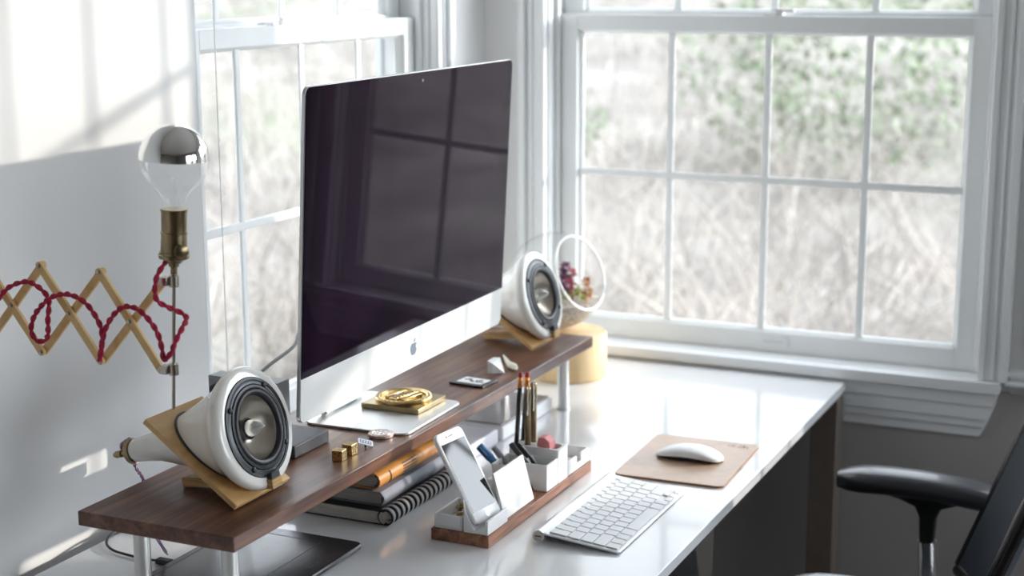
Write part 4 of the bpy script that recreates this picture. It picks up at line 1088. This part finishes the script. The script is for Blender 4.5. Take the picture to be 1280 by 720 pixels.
rows = [('c', .0050, .0175, [1, 1, 1, 1.25, 5, 1.25, 1, 'L', 'U', 'R']),
        ('n', .0240, .0175, [2.25] + [1] * 10 + [2.25]), ('n', .0430, .0175, [1.75] + [1] * 11 + [1.75]),
        ('n', .0620, .0175, [1.5] + [1] * 12 + [1]), ('n', .0810, .0175, [1] * 13 + [1.5]), ('f', .0985, .0090, [14.5 / 14] * 14)]
keymesh = {}
def key(v0, u0, wv, wu):
    kk = (round(wv, 4), round(wu, 4))
    if kk not in keymesh:
        bm = BM(); pr_ = [V((0, 0, 0))]
        rings = []
        for h, ins in ((0, 0), (.0012, 0), (.0016, .0004)):
            rings.append([V((0, x, 0)) + kd * y + kn * h for x, y in rrect(wv - 2 * ins, wu - 2 * ins, .0016, 3)])
        loft(bm, rings)
        keymesh[kk] = finish('key', bm, M['key'], smooth=False); o = keymesh[kk]
    else:
        o = keymesh[kk].copy(); C.objects.link(o)
    o.parent = t; o.location = kp(v0 + wv / 2, u0 + wu / 2, .0006) - t.location
g_ = .0026
for typ, u0, hu, ks in rows:
    v = .0042
    for k_ in ks:
        if k_ in ('L', 'R'): key(v + g_ / 2, u0, unit - g_, hu / 2 - .0006); v += unit
        elif k_ == 'U':
            key(v + g_ / 2, u0, unit - g_, hu / 2 - .0006); key(v + g_ / 2, u0 + hu / 2 + .0006, unit - g_, hu / 2 - .0006); v += unit
        else: key(v + g_ / 2, u0, unit * k_ - g_, hu); v += unit * k_

# ------------------------------------------------------------------ leather pad and mouse
t = thing('leather_mouse_pad', 'tan leather mouse pad with rounded corners lying on the white desk', 'mouse pad', (.637, 2.362, .7402), .035)
bm = BM(); rings = []
for z, ins in ((.0003, .0003), (.0030, 0), (.0036, .0007)):
    rings.append([V((x, y, z)) for x, y in rrect(.179 - 2 * ins, .238 - 2 * ins, .012, 8)])
loft(bm, rings[:2]); part('edge_layer', bm, M['leatheredge'], t, world=False)
bm = BM(); loft(bm, [[V((x, y, z)) for x, y in rrect(.1788 - 2 * i, .2378 - 2 * i, .012, 8)] for z, i in ((.00305, 0), (.0037, .0004))]); part('top_layer', bm, M['leather'], t, world=False)
bm = BM(); e = V((.062, .095, .0038))
for x0, y0, x1, y1 in ((-.016, -.004, -.009, -.001), (-.016, .004, -.009, .007), (-.004, .004, .008, .007), (-.004, -.006, .008, -.003), (.005, -.006, .008, .007), (.011, -.006, .014, .002), (-.021, -.003, -.019, .006)):
    box(bm, e + V((x0, y0, 0)), e + V((x1, y1, .00008)))
part('embossed_mark', bm, M['emboss'], t, world=False)
t = thing('mouse', 'white glossy wireless mouse resting on the leather pad', 'mouse', (.637, 2.368, .7441), .03)
def mouse_rings(top):
    rings = []
    n = 22
    for i in range(n + 1):
        s = -1 + 2 * i / n
        s = math.copysign(abs(s) ** .8, s) * .9995
        hw = .0285 * (1 - abs(s) ** 3.4) ** .42 if abs(s) < 1 else .0003
        hw = max(hw, .0012)
        zb = .0015 + .0070 * (1 - s * s)
        zt = .0040 + .0165 * (1 - abs(s) ** 2.3)
        x = s * .0565
        if top:
            r = [V((x, hw * math.cos(PI * j / 14), zb + (zt - zb) * (math.sin(PI * j / 14) ** .6))) for j in range(15)]
        else:
            f = .94; zb2 = .0003 + .0005 * (1 - s * s)
            r = [V((x * .97, hw * f * c_, z_)) for c_, z_ in ((1, zb), (.86, zb2), (0, zb2 - .0), (-.86, zb2), (-1, zb))]
        rings.append(r)
    return rings
bm = BM(); loft(bm, mouse_rings(True)); part('top_shell', bm, M['whiteplastic'], t, world=False, ang=60)
bm = BM(); loft(bm, mouse_rings(False)); part('underside', bm, M['darkgrey'], t, world=False, ang=60, label='dark grey aluminium underside')

# ------------------------------------------------------------------ scissor lamp
YL = 1.474
t = thing('scissor_lamp', 'wooden scissor-arm wall lamp with silvered bulb and red twisted cord', 'lamp', (XL, YL, 1.12))
def slat(a, b_, y):
    a, b_ = V((a[0], y, a[1])), V((b_[0], y, b_[1])); d = (b_ - a).normalized(); n_ = V((-d.z, 0, d.x)); hw = .0048
    pts = []
    for k in range(9): ang = PI / 2 + PI * k / 8; pts.append(a + (d * math.cos(ang) + n_ * math.sin(ang)) * hw)
    for k in range(9): ang = -PI / 2 + PI * k / 8; pts.append(b_ + (d * math.cos(ang) + n_ * math.sin(ang)) * hw)
    bm = BM(); prism(bm, pts, (0, .0042, 0)); return bm
tops = [(.005, 1.1785), (.096, 1.1778), (.187, 1.1768)]
bots = [(.000, 1.0705), (.091, 1.0690), (.182, 1.0670)]
mids = [(.048, 1.1240), (.138, 1.1220), (.229, 1.1200)]
front = []; back = []
yf, yb = YL - .0045, YL + .0005
for i in range(3):
    # falling slats in front
    nxt = (.2705, 1.0655) if i == 2 else bots[i + 1]
    part('slat', slat(tops[i], nxt, yf), M['slat'], t)
    nx2 = (.2780, 1.1730) if i == 2 else tops[i + 1]
    part('slat', slat(bots[i], nx2, yb), M['slat'], t)
part('slat', slat((-.030, 1.1235), bots[0], yf), M['slat'], t)
part('slat', slat((-.030, 1.1265), tops[0], yb), M['slat'], t)
for p in tops + bots + mids + [(.2705, 1.0655), (.2780, 1.1730)]:
    bm = BM(); lathe(bm, [(0, .0016), (.0012, .0030), (.0022, .0030), (.0094, .0018), (.0128, .0018)], (p[0], yf - .0022, p[1]), (0, 1, 0), 14); part('pivot_screw', bm, M['nickel'], t)
bm = BM(); box(bm, (XL + .0005, YL - .012, 1.04), (XL + .006, YL + .014, 1.20)); cyl(bm, (XL + .006, YL, 1.125), (XL + .012, YL, 1.125), .006, seg=14); part('wall_plate', bm, M['nickel'], t, bevel=.001)
PX = .2880
def pol(z): return V((.2815 + (z - 1.016) * .058, YL + .004, z))
bm = BM(); lathe(bm, [(0, .0010), (.001, .0021), (.176, .0021)], pol(1.016), pol(1.2) - pol(1.016), 14); part('rod', bm, M['nickel'], t)
for z in (1.0655, 1.173):
    c0 = pol(z)
    bm = BM(); lathe(bm, [(0, .0062), (.014, .0062)], c0 - V((0, 0, .007)), (0, 0, 1), 18); box(bm, c0 + V((-.014, -.0105, -.005)), c0 + V((-.003, .002, .005)))
    part('clamp', bm, M['nickel'], t, bevel=.0008)
axl = (pol(1.3) - pol(1.0)).normalized()
so = pol(1.195)
bm = BM(); lathe(bm, [(-.014, .0040), (-.006, .0040), (-.004, .0062), (-.002, .0062), (0, .0090), (.004, .0135), (.0055, .0175), (.0095, .0183), (.0105, .0172), (.013, .0172), (.013, .0156), (.034, .0150), (.0345, .0158), (.0365, .0158), (.037, .0148), (.060, .0150), (.0620, .0158), (.0640, .0158), (.0640, .0130)], so, axl, 36)
sk = part('bulb_socket', bm, M['agedbrass'], t)
kdv = V((.82, -.57, 0)).normalized(); kc = so + axl * .017 + kdv * .014
bm = BM(); cyl(bm, kc, kc + kdv * .010, .0025, seg=12); lathe(bm, [(.008, .0075), (.010, .0085), (.013, .0085), (.0145, .0065)], kc, kdv, 20); part('switch_knob', bm, M['agedbrass'], sk)
bc = so + axl * .122; Rb = .0407
prof = []
for i in range(15):
    a = PI - .50 - (PI / 2 - .50) * i / 14; prof.append((Rb * math.cos(a), Rb * math.sin(a)))
neck = [(-.060, .0125), (-.052, .0130), (-.045, .0145)]
bm = BM(); lathe(bm, neck + [p for p in prof if p[0] > -.0345], bc, axl, 48, True, False)
bl = part('bulb_glass', bm, M['clear'], t, ang=80)
bm = BM(); lathe(bm, [(Rb * math.sin(a) * 1.0, Rb * math.cos(a)) for a in [PI / 2 * i / 16 for i in range(17)]], bc, axl, 48, False, False)
part('silvered_dome', bm, M['mirror'], bl, ang=80, label='mirror-silvered upper half of the bulb')
bm = BM(); lathe(bm, [(-.058, .006), (-.045, .0055), (-.030, .0028), (-.024, .0040), (-.022, .002)], bc, axl, 16)
tube(bm, [bc - axl * .024 + V((-.002, 0, 0)), bc - axl * .004 + V((-.010, 0, 0))], .0003, 6); tube(bm, [bc - axl * .024 + V((.002, 0, 0)), bc - axl * .004 + V((.010, 0, 0))], .0003, 6)
tube(bm, [bc - axl * .004 + V((-.010 + .0025 * k, 0, .0015 * (-1) ** k)) for k in range(9)], .00025, 6)
part('filament_stem', bm, M['clear'], bl)
CP = [(0.2901, 1.2029), (0.2803, 1.1809), (0.2773, 1.1544), (0.2852, 1.1419), (0.2933, 1.1331), (0.3006, 1.1266), (0.3041, 1.1185), (0.3032, 1.1064), (0.2952, 1.0912), (0.2848, 1.0805), (0.2825, 1.0948), (0.2777, 1.1112), (0.2684, 1.1248), (0.2518, 1.1383), (0.2345, 1.1411), (0.2225, 1.1364), (0.2099, 1.1244), (0.1999, 1.1088), (0.1929, 1.0859), (0.1892, 1.0707), (0.192, 1.0809), (0.1953, 1.1034), (0.1902, 1.1201), (0.175, 1.1384), (0.1576, 1.1472), (0.1394, 1.1482), (0.1189, 1.141), (0.1007, 1.1258), (0.0896, 1.111), (0.0868, 1.0957), (0.096, 1.0857), (0.1087, 1.089), (0.118, 1.1011), (0.1192, 1.1162), (0.1125, 1.138), (0.0982, 1.1522), (0.0784, 1.1575), (0.0557, 1.1495), (0.0385, 1.1342), (0.0208, 1.115), (0.0, 1.105), (-.028, 1.115)]
cpts = []
for k, (x, z) in enumerate(CP):
    y = YL - .014
    if k == 0: y = so.y - .004
    if k in (4, 5): y = YL + .012
    if k in (3, 6): y = YL - .002
    if 24 <= k <= 27: y = YL - .015
    if 32 <= k <= 36: y = YL - .009 if k > 33 else YL - .020
    cpts.append((x, y, z))
bm = BM(); twisted(bm, smooth_path(cpts, 7), .0018, .0018, .024, 8)
part('twisted_cord', bm, M['redcord'], t, label='red fabric twisted flex looped round the arm')

# blind cord by the left window
bm = BM(); tube(bm, [(XL + .006, 2.036, 2.2), (XL + .006, 2.033, 1.6), (XL + .006, 2.032, .80)], .0008, 6)
solo('blind_cord', bm, M['whiteplastic'], 'thin white blind cord hanging in front of the left window', 'cord', (XL + .006, 2.033, .80))
# maker's sticker on the back window's pane
bm = BM(); prism(bm, [V((.962 - x, YB + .0905, 1.462 + z)) for x, z in ((0.028, 0), (0.010, 0), (0.010, .016))], (0, .0002, 0))
solo('window_sticker', bm, M['whiteplastic'], 'small white triangular sticker at the lower right corner of the upper sash', 'sticker', (.945, YB + .0905, 1.462), smooth=False)

# ------------------------------------------------------------------ office chair
CHX, CHY = 1.075, 2.345
t = thing('office_chair', 'black swivel office chair with padded armrest at the right of the desk', 'chair', (CHX, CHY, 0))
# seat cushion
bm = BM(); rings = []
for z, ins in ((.430, .03), (.438, .008), (.455, 0), (.484, .002), (.500, .014), (.506, .05), (.508, .10)):
    rings.append([V((CHX + x - (.0 if z < .49 else 0), CHY + y, z - .02 * max(0, (-x - .12) / .12) ** 2)) for x, y in rrect(.47 - 2 * ins, .49 - 2 * ins, max(.07, .10 - ins * .3), 8)])
loft(bm, rings); part('seat', bm, M['chairpad'], t, ang=60)
# arm rests
for sy, lab in ((1, None), (-1, None)):
    ya = CHY + sy * .262; xo = 0 if sy > 0 else .047; xa0, xa1 = .830 + xo, 1.112 + xo
    bm = BM(); rings = []
    n = 14
    for i in range(n + 1):
        s = i / n; x = xa0 + (xa1 - xa0) * s
        hw = .037 * (1 - abs(2 * s - 1) ** 6) ** .35 if 0 < i < n else .018
        e_ = min(s, 1 - s) * 6; e_ = min(1, e_)
        zc = .673 - .010 * (2 * s - 1) ** 2 - .006 * s; ht = .0205 * (.68 + .32 * math.sin(PI / 2 * e_))
        rings.append([V((x, ya + hw * math.copysign(abs(math.cos(a)) ** .6, math.cos(a)), zc + ht * math.copysign(abs(math.sin(a)) ** .7, math.sin(a)))) for a in [2 * PI * j / 20 for j in range(20)]])
    loft(bm, rings); pad = part('armrest', bm, M['chairpad'], t, ang=50)
    bm = BM(); loft(bm, [[V((.985 + xo + sx * a, ya + sy2 * b_, z)) for sx, sy2 in ((-1, -1), (1, -1), (1, 1), (-1, 1))] for z, a, b_ in ((.652, .075, .022), (.645, .050, .016), (.634, .022, .013), (.615, .014, .011), (.565, .012, .010))])
    part('arm_bracket', bm, M['black'], pad, bevel=.003)
    bm = BM(); tube(bm, smooth_path([(.985 + xo, ya, .572), (.988 + xo, ya, .53), (.992 + xo, ya, .46), (.995, ya - sy * .02, .405), (1.0, ya - sy * .10, .395), (1.01, ya - sy * .16, .405), (1.01, ya - sy * .18, .432)], 6), .016, 16)
    part('arm_post', bm, M['chrome'], pad)
# backrest: curved mesh panel in a black frame, leaning back
bm = BM(); rings = []
for i in range(13):
    s = i / 12; z = .56 + .50 * s; xb = 1.182 + .37 * (z - .68)
    row = []
    for j in range(17):
        u = -1 + 2 * j / 16; hw = .195 - .02 * s
        row.append(V((xb - .024 * (u + 1) - .045 * abs(u) ** 2, CHY + hw * u, z)))
    rings.append(row)
front_rows = rings
vr = loft(bm, [r + [p + V((.008, 0, 0)) for p in reversed(r)] for r in rings])
part('back_panel', bm, M['mesh'], t, ang=60)
fr = [r[0] for r in rings] ; fl = [r[-1] for r in rings]
bm = BM()
loopp = [r[0] + V((.008, -.006, 0)) for r in rings] + [p + V((.006, 0, .006)) for p in rings[-1]][1:-1] + [r[-1] + V((.008, .006, 0)) for r in reversed(rings)]
tube(bm, loopp, .012, 10)
tube(bm, [p + V((.006, 0, -.006)) for p in rings[0]], .012, 10)
part('back_frame', bm, M['blackgloss'], t, ang=60)
bm = BM(); tube(bm, smooth_path([(1.165, CHY, .60), (1.165, CHY, .50), (1.12, CHY, .42), (1.05, CHY, .40)], 6), .022, 12); part('back_bracket', bm, M['black'], t)
bm = BM(); box(bm, (CHX - .08, CHY - .12, .385), (CHX + .10, CHY + .12, .432)); part('mechanism', bm, M['black'], t, bevel=.01)
bm = BM(); cyl(bm, (CHX, CHY, .10), (CHX, CHY, .386), .025); part('gas_column', bm, M['chrome'], t)
bm = BM()
for k in range(5):
    a = 2 * PI * k / 5 + .3; d = V((math.cos(a), math.sin(a), 0)); n_ = V((-d.y, d.x, 0)); c0 = V((CHX, CHY, 0))
    hexa(bm, [c0 + d * .02 - n_ * .028 + V((0, 0, .085)), c0 + d * .30 - n_ * .016 + V((0, 0, .062)), c0 + d * .30 + n_ * .016 + V((0, 0, .062)), c0 + d * .02 + n_ * .028 + V((0, 0, .085)),
              c0 + d * .02 - n_ * .026 + V((0, 0, .125)), c0 + d * .30 - n_ * .014 + V((0, 0, .082)), c0 + d * .30 + n_ * .014 + V((0, 0, .082)), c0 + d * .02 + n_ * .026 + V((0, 0, .125))])
sb = part('star_base', bm, M['black'], t, bevel=.004)
for k in range(5):
    a = 2 * PI * k / 5 + .3; c0 = V((CHX + .285 * math.cos(a), CHY + .285 * math.sin(a), .029)); n_ = V((-math.sin(a), math.cos(a), 0))
    bm = BM(); cyl(bm, c0 - n_ * .020, c0 - n_ * .004, .0285, seg=24); cyl(bm, c0 + n_ * .004, c0 + n_ * .020, .0285, seg=24); cyl(bm, c0 - n_ * .004, c0 + n_ * .004, .01, seg=12); cyl(bm, c0 + V((0, 0, .0)), c0 + V((0, 0, .034)), .006, seg=10)
    part('castor', bm, M['black'], t)
